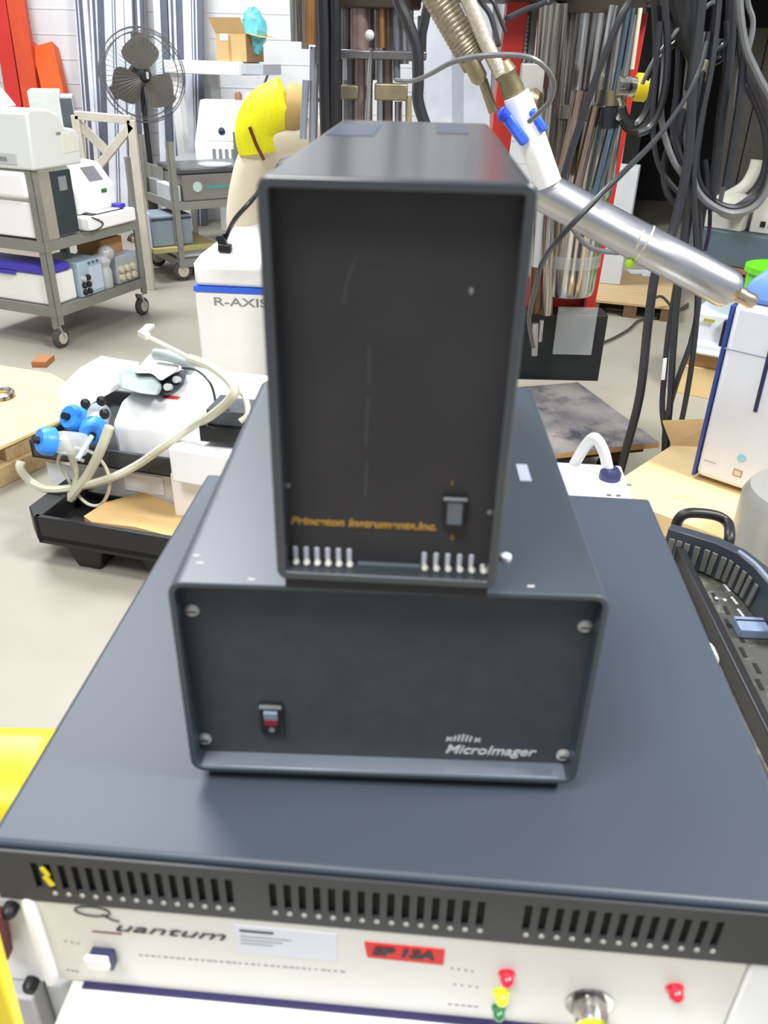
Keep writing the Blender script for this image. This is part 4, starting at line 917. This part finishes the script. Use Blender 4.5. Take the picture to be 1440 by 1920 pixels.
cabl('cable_bundle', [(606, -30), (608, 60), (609, 150), (612, 260)], 12, blackp, 'thick black cable bundle running down at left of tube cluster, left strand', 'cable', YE)
cabl('cable_bundle', [(628, -30), (629, 60), (628, 150), (628, 260)], 11, mat('mottled_black_sleeve', (34, 35, 38), .35, 0, .3, 30, .5), 'thick black cable bundle running down at left of tube cluster, right strand', 'cable', YE)
cabl('black_hose', [(742, -30), (764, 40), (781, 90), (784, 150), (784, 190), (800, 240), (830, 300)], 11, black_rub, 'thick black rubber hose curving down behind the tall black unit', 'hose', 2.7)
cabl('black_hose', [(806, -30), (798, 30), (788, 80), (784, 130)], 9, black_rub, 'second black hose joining the thick one from upper right', 'hose', 2.75)
# ---- braided hose and transfer line
YH = 2.05
th = thing('transfer_line', 'white and silver metal transfer line with blue clamps, pointing right', 'transfer line', A(1010, 350, YH))
P = [A(800, -40, YH), A(835, 20, YH), A(872, 85, YH), A(893, 120, YH)]
B().tube(P, lambda t: PR(27, P[1])*(1+.035*math.sin(t*160)), 20, 26).done('braided_hose', hosem, th, world=True)
P2 = [A(862, -40, YH-.03), A(890, 30, YH-.03), A(915, 90, YH-.03), A(940, 140, YH-.03)]
B().tube(P2, lambda t: PR(14, P2[1])*(1+.03*math.sin(t*200)), 14, 26).done('braided_sleeve', mat('ivory_braid', (220, 212, 196), .4, .4, .25, 120, .5), th, world=True)
P = A(880, 110, YH-.02); Q = A(903, 155, YH-.02); B().lathe(P, Q, [(0, PR(16, P)), (.8, PR(16, P)), (1, PR(10, P))], 18).done('brass_ferrule', brass, th, world=True)
P = A(905, 150, YH); Q = A(925, 210, YH); B().cyl(P, Q, PR(9, P)).done('brass_tube', brass, th, world=True)
P = A(940, 118, YH-.02); Q = A(966, 180, YH-.02); B().lathe(P, Q, [(0, PR(16, P)), (.3, PR(22, P)), (.45, PR(18, P)), (.8, PR(22, P)), (1, PR(20, P))], 18).done('brass_coupling', mat('olive_brass', (140, 130, 100), .45, .7), th, world=True)
P = A(918, 95, YH-.01); Q = A(940, 90, YH-.03); B().ball(P, .02, .015, .012).done('wing_nut', brass, th, world=True)
wa, wb_ = A(968, 178, YH-.03), A(1028, 345, YH-.03); rw = PR(27, wa)
B().lathe(wa, wb_, [(0, rw*.9), (.1, rw), (1, rw*.98)], 24).done('white_tube', white, th, world=True)
for (x0, y0, x1, y1, w2) in ((938, 205, 985, 268, 20), (995, 205, 1020, 245, 16)):
    P, Q = A(x0, y0, YH-.05), A(x1, y1, YH-.05); B().bar(P, Q, PR(w2, P), PR(30, P), (0, 1, 0)).done('blue_clamp', mat('royal_blue_clamp', (64, 110, 240), .4), th, .006, world=True)
P = A(940, 212, YH-.08); B().lathe(P, A(952, 222, YH-.08), [(0, PR(13, P)), (1, PR(10, P))], 14).done('blue_knob', mat('deep_blue_knob', (30, 64, 210), .4), th, world=True)
ra, rb_ = A(1006, 352, YH), A(1372, 545, YH-.12); rt = PR(36, (ra+rb_)/2)
B().lathe(ra, rb_, [(-.03, rt*.7), (0, rt*.98), (.55, rt*.98), (.553, rt*1.0), (.97, rt*1.0), (1, rt*.9)], 36).done('silver_tube', alu, th, world=True)
d_ = rb_-ra
B().lathe(ra+d_*.545, ra+d_*.553, [(0, rt*1.015), (1, rt*1.015)], 36).done('joint_ring', mat('cream_joint', (215, 208, 190), .4, .5), th, world=True)
B().lathe(rb_, rb_+d_*.055, [(0, rt*.9), (.5, rt*.5), (.55, rt*.42), (1, rt*.42)], 24).done('nozzle', mat('warm_steel', (205, 190, 170), .25, .9), th, world=True)
B().lathe(rb_+d_*.055, rb_+d_*.12, [(0, rt*.36), (.7, rt*.40), (1, rt*.3)], 18).done('nozzle_tip', mat('warm_steel', (205, 190, 170)), th, world=True)
q = A(1192, 470, YH-.08)
tag(B().ball(A(1180, 494, YH-.08), PR(9, q), PR(8, q), PR(9, q)).done('pendant_ball', mat('lime_ball', (176, 220, 40), .5), None), 'small lime green ball hanging on string under the silver tube', 'ball')
tag(B().tube([A(1208, 432, YH-.13), A(1200, 445, YH-.14), A(1190, 470, YH-.1), A(1182, 488, YH-.08)], .0015, 6).done('string', mat('cream_string', (226, 218, 196), .6), None), 'thin cream string tied round the silver tube', 'string')
# cables by the line
cabl('cable', [(742, 150, 2.4), (770, 152, 2.3), (800, 142, 2.0), (850, 116, 1.85), (905, 105, 1.8), (970, 104, 1.8), (1010, 116, 1.8), (1036, 148, 1.82), (1034, 185, 1.86), (1010, 212, 1.9), (992, 228, 1.93)], 5, grey_rub, 'dark grey cable arching over the braided hose to the white tube', 'cable')
cabl('cable', [(1325, 80, 2.5), (1312, 130, 2.4), (1288, 180, 2.3), (1235, 255, 2.0), (1170, 322, 1.8), (1110, 382, 1.75), (1055, 440, 1.75), (1018, 490, 1.8), (1004, 540, 1.9), (992, 600, 2.1), (1000, 650, 2.4)], 5.5, black_rub, 'glossy black cable passing diagonally in front of the silver tube', 'cable')
cabl('cable', [(1190, -30, 2.9), (1160, 40, 2.9), (1120, 140, 2.9), (1085, 240, 2.9), (1060, 320, 2.9), (1048, 372, 2.9)], 7, black_rub, 'black cable hanging diagonally before the large polished vessel', 'cable')
cabl('cable', [(1062, 400, 2.3), (1075, 430, 2.3), (1098, 458, 2.35), (1125, 470, 2.4), (1160, 474, 2.5)], 5, grey_rub, 'short grey cable curving beneath the silver tube', 'cable')
cabl('cable', [(950, 35, 2.4), (985, 18, 2.5), (1020, 5, 2.6), (1040, -20, 2.6)], 5, black_rub, 'short black cable crossing the left red upright at the top edge', 'cable')
cabl('cable', [(893, -30, 2.15), (920, 30, 2.15), (935, 85, 2.1)], 5, black_rub, 'black cable next to the ivory braid, nearer the red upright', 'cable')
cabl('cable', [(915, -30, 2.2), (928, 10, 2.2), (948, 60, 2.2)], 4, black_rub, 'thin black cable between ivory braid and left red upright', 'cable')
# ---- hanging cable bundle
ZC = 2.9
hang = [
 ([(1350, -30), (1335, 120), (1302, 300), (1306, 460), (1308, 560), (1300, 660), (1284, 760), (1262, 860), (1240, 965), (1233, 1030)], 5.5, black_rub, 'black cable hanging in front of pale carton, passing over the label printer'),
 ([(1318, -30), (1300, 150), (1290, 300), (1262, 430), (1232, 500), (1216, 600), (1200, 740), (1172, 850), (1150, 930)], 9, black_rub, 'thickest black cable hanging down to the dolly beside the silver tube'),
 ([(1330, 60), (1300, 250), (1292, 400), (1272, 540), (1262, 660), (1256, 760), (1246, 860), (1238, 960), (1234, 1040)], 6.5, black_rub, 'black cable hanging down behind the silver tube with pale tags beside it'),
 ([(1290, 380), (1270, 520), (1254, 620), (1246, 700), (1242, 770), (1252, 840), (1240, 900), (1232, 980)], 5.5, black_rub, 'black cable with white tag, left of the crossing strands'),
 ([(1312, 400), (1310, 560), (1296, 640), (1268, 720), (1248, 800), (1244, 900), (1228, 1000)], 5.5, black_rub, 'black cable crossing from right to left behind the white cabinet edge'),
]
for pts, r, m, lb_ in hang: cabl('hanging_cable', [(x, y, ZC+.0-.03*i) for i, (x, y) in enumerate(pts)], r, m, lb_, 'cable', group=None)
for (x0, y0, x1, y1) in ((1247, 672, 1243, 712), (1248, 862, 1244, 895)):
    tag(B().bar(A(x0, y0, ZC-.22), A(x1, y1, ZC-.22), .012, .004, (0, 1, 0)).done('cable_tag', white, None), 'small white tag wrapped on the hanging black cables, '+('upper' if y0 < 800 else 'lower')+' of two', 'tag')
coils = [
 ([(1318, 60), (1306, 200), (1298, 320), (1318, 372), (1372, 400), (1425, 378), (1452, 300), (1448, 200), (1420, 140), (1396, 80), (1385, -30)], 7, grey_rub),
 ([(1345, -30), (1322, 180), (1306, 320), (1338, 376), (1388, 388), (1432, 350), (1446, 260), (1420, 180), (1392, 120), (1388, 60)], 6, black_rub),
 ([(1372, -30), (1368, 100), (1352, 220), (1342, 320), (1330, 390)], 10, black_rub),
 ([(1384, -30), (1364, 90), (1356, 170), (1348, 280), (1336, 370)], 5, grey_rub),
 ([(1400, -20), (1412, 40), (1404, 90), (1386, 140), (1376, 240), (1358, 340), (1350, 380)], 5, grey_rub),
 ([(1395, 80), (1390, 160), (1376, 260), (1360, 350)], 8, black_rub),
 ([(1252, -30), (1246, 120), (1240, 220), (1262, 300), (1296, 345)], 6, grey_rub),
 ([(1275, 40), (1270, 160), (1262, 240), (1278, 300), (1300, 335)], 6, black_rub),
 ([(1292, 110), (1284, 200), (1288, 280), (1304, 325)], 5, grey_rub),
 ([(1228, -30), (1232, 80), (1226, 160), (1212, 210), (1190, 236), (1172, 218), (1166, 200)], 8, black_rub),
 ([(1246, -30), (1252, 100), (1244, 180), (1222, 236), (1196, 250)], 7, black_rub),
 ([(1204, 158), (1222, 120), (1250, 82), (1285, 40), (1330, 8), (1345, -20)], 4, grey_rub),
 ([(1212, 150), (1232, 118), (1262, 84), (1300, 60), (1335, 90), (1360, 80), (1362, 40)], 5, black_rub),
 ([(1262, 20), (1300, 60), (1322, 110), (1300, 160), (1280, 220), (1270, 290), (1290, 350), (1300, 380)], 8, black_rub),
 ([(1310, 40), (1325, 90), (1352, 80), (1350, 110), (1320, 120)], 7, black_rub),
 ([(1238, 40), (1224, 200), (1232, 300), (1262, 350), (1292, 375)], 5, black_rub),
 ([(1322, 300), (1326, 350), (1316, 420), (1308, 470)], 5, black_rub),
 ([(1338, 330), (1332, 380), (1330, 430), (1322, 470)], 4, mat('indigo_cable', (48, 42, 66), .4)),
 ([(1290, 160), (1272, 230), (1246, 300), (1250, 360), (1282, 400)], 6, black_rub),
 ([(1400, 160), (1430, 230), (1436, 300), (1415, 360), (1370, 392), (1322, 384), (1300, 350)], 6, black_rub),
]
for i, (pts, r, m) in enumerate(coils):
    g_ = m.name.startswith('grey'); cabl('coiled_cable', [(x, y, ZC+.05+.035*(i % 5)-.004*j) for j, (x, y) in enumerate(pts)], r, m, ('greyish' if g_ else 'black')+' cable in the tangled coil at upper right', 'cable', group=('greyish' if g_ else 'black')+' cables in the tangled coil')
tag(B().tube([A(1322, 112, ZC), A(1312, 145, ZC), A(1298, 175, ZC), A(1284, 205, ZC)], lambda t: .026-.014*t, 12).done('cable_sleeve', mat('taupe_sleeve', (140, 134, 120), .5), None, .003), 'taupe sleeve end inside the tangled cable coil', 'sleeve')
tag(B().tube([A(1268, -20, ZC+.1), A(1290, 60, ZC+.1), A(1310, 110, ZC+.1), A(1300, 170, ZC+.1)], lambda t: .05-.02*t, 14).done('cable_loom', mat('dark_loom', (44, 46, 48), .5, 0, .3, 30, .4), None), 'wide dark loom of cables at top of the tangled coil', 'cable loom')
# ---- white fridge-like cabinet on carton at right
zc2 = .30
a = G(1293, 897, zc2); c = G(1440, 947, zc2); rz = math.atan2(c.y-a.y, c.x-a.x)
wc = thing('white_cabinet', 'tall white cabinet with blue edge and dark slot handle at right, on carton', 'cabinet', (a.x, a.y, zc2+.002), rz)
ht = HZ(a, 566)-zc2; hs = HZ(a, 652)-zc2
B().box(.012, .62, 0, .3, .015, ht).done('body', mat('cool_white_enamel', (222, 226, 236), .35, 0, .03), wc, .02)
B().box(0, .012, .003, .3, .01, ht-.01).done('blue_side', mat('navy_blue_edge', (48, 70, 150), .4), wc, .004)
B().box(.014, .62, -.0015, .001, hs-.0015, hs+.0015).done('seam', mat('seam_grey', (150, 154, 166), .6), wc)
x0, z0 = lxz(wc, 1441, 672); x1, z1 = lxz(wc, 1416, 772)
B().bar((x1, -.002, z1), (x0+(x0-x1)*.3, -.002, z0+(z0-z1)*.3), .012, .006, (0, 1, 0)).done('slot_handle', mat('navy_slot', (34, 36, 74), .4), wc, .002)
x0, z0 = lxz(wc, 1391, 859); B().lathe((x0, 0, z0), (x0, -.002, z0), [(0, .014), (1, .014)], 16).done('blue_dot', mat('pale_blue_dot', (160, 205, 230), .5), wc)
x0, z0 = lxz(wc, 1383, 887); B().box(x0-.014, x0+.014, -.002, 0, z0-.012, z0+.012).done('logo_frame', mat('tan_logo', (170, 150, 120), .5), wc); B().box(x0-.010, x0+.010, -.003, -.002, z0-.008, z0+.008).done('logo_centre', mat('pale_tan_logo', (214, 200, 176), .5), wc)
x0, z0 = lxz(wc, 1320, 862)
B().box(x0, x0+.04, -.0015, 0, z0-.001, z0+.001).done('small_print', ginky, wc)
x0, z0 = lxz(wc, 1398, 562)
hd = HZ(MW[wc.name] @ Vector((.12, .12, 0)), 494)-zc2
B().rings([rr(.02, .60, .01, .29, ht), rr(.025, .60, .02, .28, ht+(hd-ht)*.5), rr(.06, .58, .05, .26, ht+(hd-ht)*.85), rr(.12, .58, .08, .24, hd)]).done('blue_cover', bluesoft, wc, .03)
ct = thing('carton', 'large pale cardboard carton with faint print under the tall white cabinet', 'carton', MW[wc.name] @ Vector((-.16, -.30, -zc2)), rz)
B().box(0, .62, 0, .85, 0, zc2).done('body', cardl, ct)
B().box(0.0, .622, .26, .275, zc2-.002, zc2+.0006).done('flap_seam', mat('card_seam', (190, 150, 96), .8), ct) if False else None
q = MW[ct.name].inverted() @ G(1285, 945, zc2)
for i in range(3):
    txt(('2 OF 4', 'FRAGILE', 'QTY')[i] if False else '=' * (4-i), 'printed_mark', mat('faint_print', (196, 164, 112), .8), ct, (q.x-.03+.03*i, q.y+.0, zc2+.0004), .03, rot=Matrix.Rotation(math.radians(60), 4, 'Z'))
B().hexa([(-.0, .50, zc2), (.13, .60, zc2), (.13, .61, zc2), (.0, .51, zc2), (-.06, .52, zc2+.07), (.10, .64, zc2+.09), (.10, .65, zc2+.09), (-.06, .53, zc2+.07)]).done('flap', card, ct)
ct2 = thing('carton', 'second cardboard carton to the right of the printed one, partly hidden', 'carton', MW[ct.name] @ Vector((.63, .0, 0)), rz)
B().box(0, .5, 0, .84, 0, zc2-.006).done('body', cardl, ct2)
# ---- white box with arched handle behind the chassis
zw = .62
a = G(1073, 927, zw); c = G(1188, 934, zw)
wh = thing('white_case', 'white case with arched white tube handle just behind the flat black chassis', 'case', (a.x, a.y, 0), math.atan2(c.y-a.y, c.x-a.x))
ww = (c-a).length; bk = MW[wh.name].inverted() @ G(1057, 866, zw)
B().box(-.12, ww, 0, bk.y, 0, zw).done('body', white, wh, .006)
q0 = MW[wh.name].inverted() @ G(1143, 897, zw); q1 = MW[wh.name].inverted() @ G(1077, 870, zw)
ha = HZ(MW[wh.name] @ Vector(((q0.x+q1.x)/2, (q0.y+q1.y)/2, 0)), 822)
rh = PR(11, a)
B().tube([(q1.x, q1.y, zw), (q1.x*.75+q0.x*.25, q1.y*.75+q0.y*.25, zw+(ha-zw)*.72), ((q0.x+q1.x)/2-.004, (q0.y+q1.y)/2, ha), (q1.x*.25+q0.x*.75, q1.y*.25+q0.y*.75, zw+(ha-zw)*.66), (q0.x, q0.y, zw)], rh, 14, 8).done('arched_handle', lgrey, wh)
B().lathe((q0.x, q0.y, zw), (q0.x, q0.y, zw+.028), [(0, rh*1.9), (.6, rh*1.9), (1, rh*1.3)], 18).done('handle_boss', mat('navy_boss', (54, 56, 96), .4), wh)
for px, py in ((1142, 929), (1160, 930), (1180, 910)):
    q = MW[wh.name].inverted() @ G(px, py, zw); B().box(q.x-.006, q.x+.004, max(q.y, .004)-.003, max(q.y, .004)+.003, zw, zw+.004).done('small_catch', mgrey, wh)
# ---- black case at right
zk = .80
P1 = G(1262, 1012, zk); P2 = G(1440, 1375, zk); ez = (P1-P2).normalized(); rz = math.atan2(ez.y, ez.x)-math.pi/2
Lk = (P1-P2).length+.12; o_ = P1-ez*Lk
bc = thing('equipment_case', 'black plastic equipment case with slotted recessed top and carrying handle, right side', 'case', (o_.x, o_.y, 0), rz)
Wk = .40
zb2 = HZ(P1, 990)
pth = [P1+Vector((-.012, .0, 0))]+[G(x, y, zb2) for x, y in ((1290, 1000), (1340, 1015), (1385, 1036), (1418, 1062), (1450, 1100), (1490, 1160))]
poly = [o_]+[Vector((p.x, p.y, 0)) for p in pth]+[Vector((pth[-1].x+.03, o_.y-.02, 0))]
B().rings([[(p.x, p.y, 0) for p in poly], [(p.x, p.y, zk-.035) for p in poly]]).done('body', mat('dusty_black_plastic', (70, 70, 66), .5, 0, .15, 12, .2, dirt=((124, 120, 110), 18, .5)), bc, .004, world=True)
B().box(0, .014, 0, Lk, zk-.0345, zk).done('side_rim', blackp, bc, .003)
rs = []
for i_, p in enumerate(pth):
    a_ = pth[max(i_-1, 0)]; b_ = pth[min(i_+1, len(pth)-1)]; t_ = (b_-a_); n_ = Vector((t_.y, -t_.x, 0)).normalized()
    rs.append([(p.x, p.y, zk-.034), (p.x+n_.x*.014, p.y+n_.y*.014, zk-.034), (p.x+n_.x*.004, p.y+n_.y*.004, zb2-.004), (p.x+n_.x*.004, p.y+n_.y*.004, zb2), (p.x-n_.x*.018, p.y-n_.y*.018, zb2), (p.x-n_.x*.018, p.y-n_.y*.018, zb2-.01)])
B().rings(rs).done('back_rim', mat('slate_black_rim', (52, 58, 68), .35), bc, .002, world=True)
pq = [Vector((p.x, p.y, zb2+.001)) for p in pth[3:6]]
B().tube(pq, .004, 8).done('bright_edge', lipm, bc, world=True)
for i in range(12):
    u_ = .35+i*.38; k_ = int(u_); p = pth[k_].lerp(pth[k_+1], u_-k_); t_ = (pth[k_+1]-pth[k_]).normalized(); n_ = Vector((t_.y, -t_.x, 0))
    B().bar(Vector((p.x, p.y, zk-.030))+n_*.015, Vector((p.x, p.y, zb2-.014))+n_*.009, .009, .004, n_).done('back_rib', mat('dull_rib', (98, 98, 92), .5), bc, .001, world=True)
def inside(p):
    c_ = False
    for k_ in range(len(poly)):
        u, v = poly[k_], poly[k_-1]
        if (u.y > p.y) != (v.y > p.y) and p.x+.016 < (v.x-u.x)*(p.y+.012-u.y)/(v.y-u.y)+u.x: c_ = not c_
        elif (u.y > p.y) != (v.y > p.y) and p.x < (v.x-u.x)*(p.y-u.y)/(v.y-u.y)+u.x-.03: c_ = not c_
    return c_
for j in range(9):
    for i in range(10):
        x_ = .04+i*.034+(.008 if j % 2 else 0); y_ = Lk-.045-.034*j
        if j > 5 and i > 3 or not inside(MW[bc.name] @ Vector((x_+.02, y_+.016, 0))): continue
        B().box(x_, x_+.006, y_-.011, y_+.011, zk-.0352, zk-.0342).done('floor_slot', voidm, bc)
for j in range(3):
    q = MW[bc.name].inverted() @ G((1362, 1376, 1388)[j], (1103, 1127, 1150)[j], zk-.035); B().bar((q.x-.001, q.y+.010, zk-.034), (q.x+.002, q.y-.010, zk-.034), .004, .001).done('white_dash', lgrey, bc)
for px, py in ((1343, 1122), (1359, 1125), (1392, 1131), (1409, 1133), (1426, 1134)):
    if not inside(G(px-6, py-8, zk-.035)): continue
    q = MW[bc.name].inverted() @ G(px, py, zk-.035); B().ball((q.x, q.y, zk-.0345), .003, .004, .001, 8, 6).done('white_dot', lgrey, bc)
q = MW[bc.name].inverted() @ G(1405, 1185, zk-.035)
ltc = B().box(q.x-.022, q.x+.022, q.y-.018, q.y+.016, zk-.034, zk-.018).done('blue_grey_latch', mat('steel_blue_latch', (120, 138, 166), .4), bc, .002)
B().box(q.x-.022, q.x+.022, q.y+.004, q.y+.007, zk-.0178, zk-.0172).done('latch_groove', blackp, ltc)
hq0 = MW[bc.name].inverted() @ A(1262, 988, P1.y+.0); 
Yh = P1.y+.05
B().tube([A(1268, 992, Yh), A(1276, 965, Yh), A(1300, 950, Yh), A(1345, 955, Yh), A(1362, 968, Yh), A(1366, 1000, Yh)] if False else [A(1266, 996, Yh), A(1272, 974, Yh), A(1292, 962, Yh), A(1340, 966, Yh), A(1364, 980, Yh-.01), A(1368, 1005, Yh-.05), A(1364, 1030, Yh-.06)], .009, 12).done('carrying_handle', blackp, bc, world=True)
q = G(1244, 1008, zk); tag(B().ball((q.x, q.y, zk+.004), .004).done('orange_knob', mat('salmon_knob', (230, 170, 140), .4), None), 'tiny salmon knob at the rear corner of the black equipment case', 'knob') if False else B().ball(q, .005).done('salmon_button', mat('salmon_knob', (230, 170, 140), .4), bc, world=True)
# white round lid peeking beside the chassis
zl_ = .93
P = G(1299, 1213, zl_)
wl = tag(B().lathe((P.x, P.y, 0), (P.x, P.y, zl_), [(0, .030), (.5, .030), (.99, .030), (1, .024)], 24).done('upright_pipe', lgrey, None), 'pale round upright pipe between the flat chassis and black equipment case', 'pipe')
# grey metal drum right edge
P = A(1440, 1010, 1.75)
gd = thing('metal_drum', 'grey metal drum with bright glare at the right edge, behind the black case', 'drum', (P.x+.16, P.y+.14, 0))
B().lathe((0, 0, 0), (0, 0, P.z+.06), [(0, .16), (.04, .17), (.94, .17), (1, .155)], 36).done('drum_body', mat('satin_grey_metal', (170, 170, 164), .35, .4), gd)
# ---- far right objects
a = G(1128, 590); zpb = HZ(a, 562)
a = G(1100, 560, zpb); c = G(1268, 577, zpb); rz = math.atan2(c.y-a.y, c.x-a.x); wq = (c-a).length
pb = thing('pallet', 'wooden pallet with plain tan top behind the hanging cables', 'pallet', (a.x, a.y, 0), rz)
far = (MW[pb.name].inverted() @ G(1200, 508, zpb)).y
for i in range(6): B().box(0, wq, far*i/6+.004, far*(i+1)/6-.004, zpb-.02, zpb).done('deck_board', wood, pb, .002)
for x_ in (0.001, wq*.5-.04, wq-.09): B().box(x_, x_+.085, .01, far-.01, 0, zpb-.021).done('stringer', mat('dark_stringer', (110, 84, 58), .8), pb, .002)
q = MW[pb.name].inverted() @ G(1162, 535, zpb)
gcx = thing('grey_cabinet', 'plain light grey cabinet behind the right red upright, on the wooden pallet', 'cabinet', MW[pb.name] @ Vector((q.x-.42, q.y, zpb+.001)), rz)
hgc = HZ(MW[pb.name] @ Vector((q.x, q.y, 0)), 318)-zpb
B().box(0, .42, 0, .3, 0, hgc).done('body', mat('soft_grey_cabinet', (196, 200, 204), .5), gcx, .005)
for i, (px, py) in enumerate(((1205, 512), (1228, 516))):
    q = G(px, py, zpb+.002)
    tag(B().box(q.x-.10, q.x+.06, q.y-.02, q.y+.1, zpb+.001, zpb+.004+.002*i).done('paper_sheet', paper, None), 'loose white paper on the plain tan pallet, '+('left' if i == 0 else 'right')+' sheet', 'paper')
cabl('floor_cable', [(1120, 642, 5.0), (1121, 641, 5.0)], 3, black_rub, 'x', 'cable') if False else None
tag(B().tube([G(1126, 644, .012), G(1150, 634, .012), G(1178, 618, .012), G(1196, 602, .012), G(1215, 598, .012), G(1250, 592, .012), G(1290, 575, .012)], .008, 8).done('floor_cable', mat('dark_floor_cable', (70, 66, 60), .5), None), 'dark cable snaking over the floor right of the black base panel', 'cable')
tag(B().tube([G(1225, 560, .2), G(1240, 556, .2), G(1255, 570, .12), G(1265, 585, .02), G(1290, 570, .012)], .009, 8).done('floor_cable', mat('dark_floor_cable', (70, 66, 60)), None), 'dark cable draped off the end of the tan pallet', 'cable')
# boxes + label printer
a = G(1268, 742); zb3 = HZ(a, 705)
t, w_ = gbox('cardboard_box', 'small yellow-tan carton at floor level beneath the white printer', 'box', (1268, 736), (1345, 752), 0.0, .15, .3, cardl, 'body', .003)
z1_ = .152
t2 = thing('cardboard_box', 'flat brown carton between the printer and the small yellow-tan carton', 'box', MW[t.name] @ Vector((.015, .02, z1_)), t.rotation_euler.z)
B().box(0, w_*.95, 0, .28, 0, .07).done('body', mat('brown_card', (184, 140, 92)), t2, .003)
lp = thing('label_printer', 'white printer with yellow label and black opening beside the tall cabinet', 'printer', MW[t.name] @ Vector((-.0, -.0, z1_+.072)), t.rotation_euler.z)
Pq = MW[lp.name] @ Vector((.02, .0, 0)); hp = HZ(Pq, 590)-(z1_+.072)
B().prism([(0, 0), (.34, 0), (.34, hp*1.05), (.16, hp*1.08), (.05, hp), (.03, hp*.3), (0, hp*.25)], .0, w_*1.15, 'x').done('body', mat('cool_white_enamel', (222, 226, 236)), lp, .008)
B().box(w_*.25, w_*.5, .028, .035, hp*.82, hp*.9).done('yellow_label', mat('olive_label', (180, 180, 60), .5), lp)
B().box(w_*.72, w_*1.12, .005, .04, hp*.28, hp*.95).done('black_opening', blackp, lp, .004)
B().box(w_*.2, w_*1.1, -.05, .02, .01, hp*.12).done('paper_tray', lgrey, lp, .004)
# teal bench on pallet
a = G(1312, 520); zb4 = HZ(a, 492)
a = G(1305, 492, zb4); c = G(1420, 512, zb4); rz = math.atan2(c.y-a.y, c.x-a.x)
p3 = thing('pallet', 'reddish wooden pallet under the slate teal bench unit at far right', 'pallet', (a.x, a.y, 0), rz)
wq = (c-a).length*1.0
B().box(-.2, wq, 0, .9, zb4-.03, zb4).done('deck', mat('reddish_pallet', (150, 104, 74), .8, 0, .2, 8), p3, .003)
for x_ in (-.18, wq*.45, wq-.1): B().box(x_, x_+.09, .02, .88, 0, zb4-.031).done('stringer', mat('dark_stringer', (110, 84, 58)), p3)
hb4 = HZ(MW[p3.name] @ Vector((.1, .06, 0)), 432)-zb4
tb2 = thing('bench_unit', 'slate teal bench unit on the reddish pallet at far right', 'instrument', MW[p3.name] @ Vector((-.1, .05, zb4+.001)), rz)
B().box(0, wq*1.4, 0, .7, 0, hb4).done('body', teal, tb2, .01)
wi = thing('white_instrument', 'pale instrument with small dark ports on the slate teal bench unit', 'instrument', MW[tb2.name] @ Vector((.05, .05, hb4+.001)), rz)
B().box(0, .30, 0, .3, 0, .22).box(.34, 1.3, .06, .5, 0, .26).done('body', mat('putty_white', (214, 214, 204), .5), wi, .01)
for i in range(3): B().box(.42+.06*i, .455+.06*i, .052, .06, .05, .09).done('port', blackp, wi)
for i in range(2): B().cyl((.7+.12*i, .02, 0), (.7+.12*i, .02, .16), .02).done('white_cylinder', white, wi)
P = MW[wi.name] @ Vector((.6, .2, .26))
ar = thing('curved_arm', 'pale grey curved arm rising over the far right instrument', 'arm', P)
B().tube([A(1335, 382, P.y), A(1362, 370, P.y), A(1395, 350, P.y), A(1412, 325, P.y), A(1420, 300, P.y)], .045, 12).done('arm_shell', mat('pale_grey_shell', (190, 188, 178), .5), ar, world=True)
B().ball(A(1375, 385, P.y), .14, .12, .1).done('dome', mat('pale_grey_shell', (190, 188, 178)), ar, world=True)
P = A(1440, 500, 3.9)
gb_ = thing('green_bin', 'lime green round bin behind the blue cover of the tall cabinet', 'bin', (P.x+.07, P.y, 0))
B().lathe((0, 0, 0), (0, 0, P.z), [(0, .13), (.95, .15), (.96, .165), (1, .165)], 28).done('bin_body', green, gb_)
# brown crate in the dark
P = A(1424, 130, 7.5)
cr = thing('wooden_crate', 'dim brown crate panel high in the dark area at upper right', 'crate', (P.x, P.y, 0), math.radians(-8))
for i in range(3): B().box(-.2+.22*i, .01+.22*i, 0, .04, 0, A(1424, 52, 7.5).z).done('slat', cratem, cr, .003)
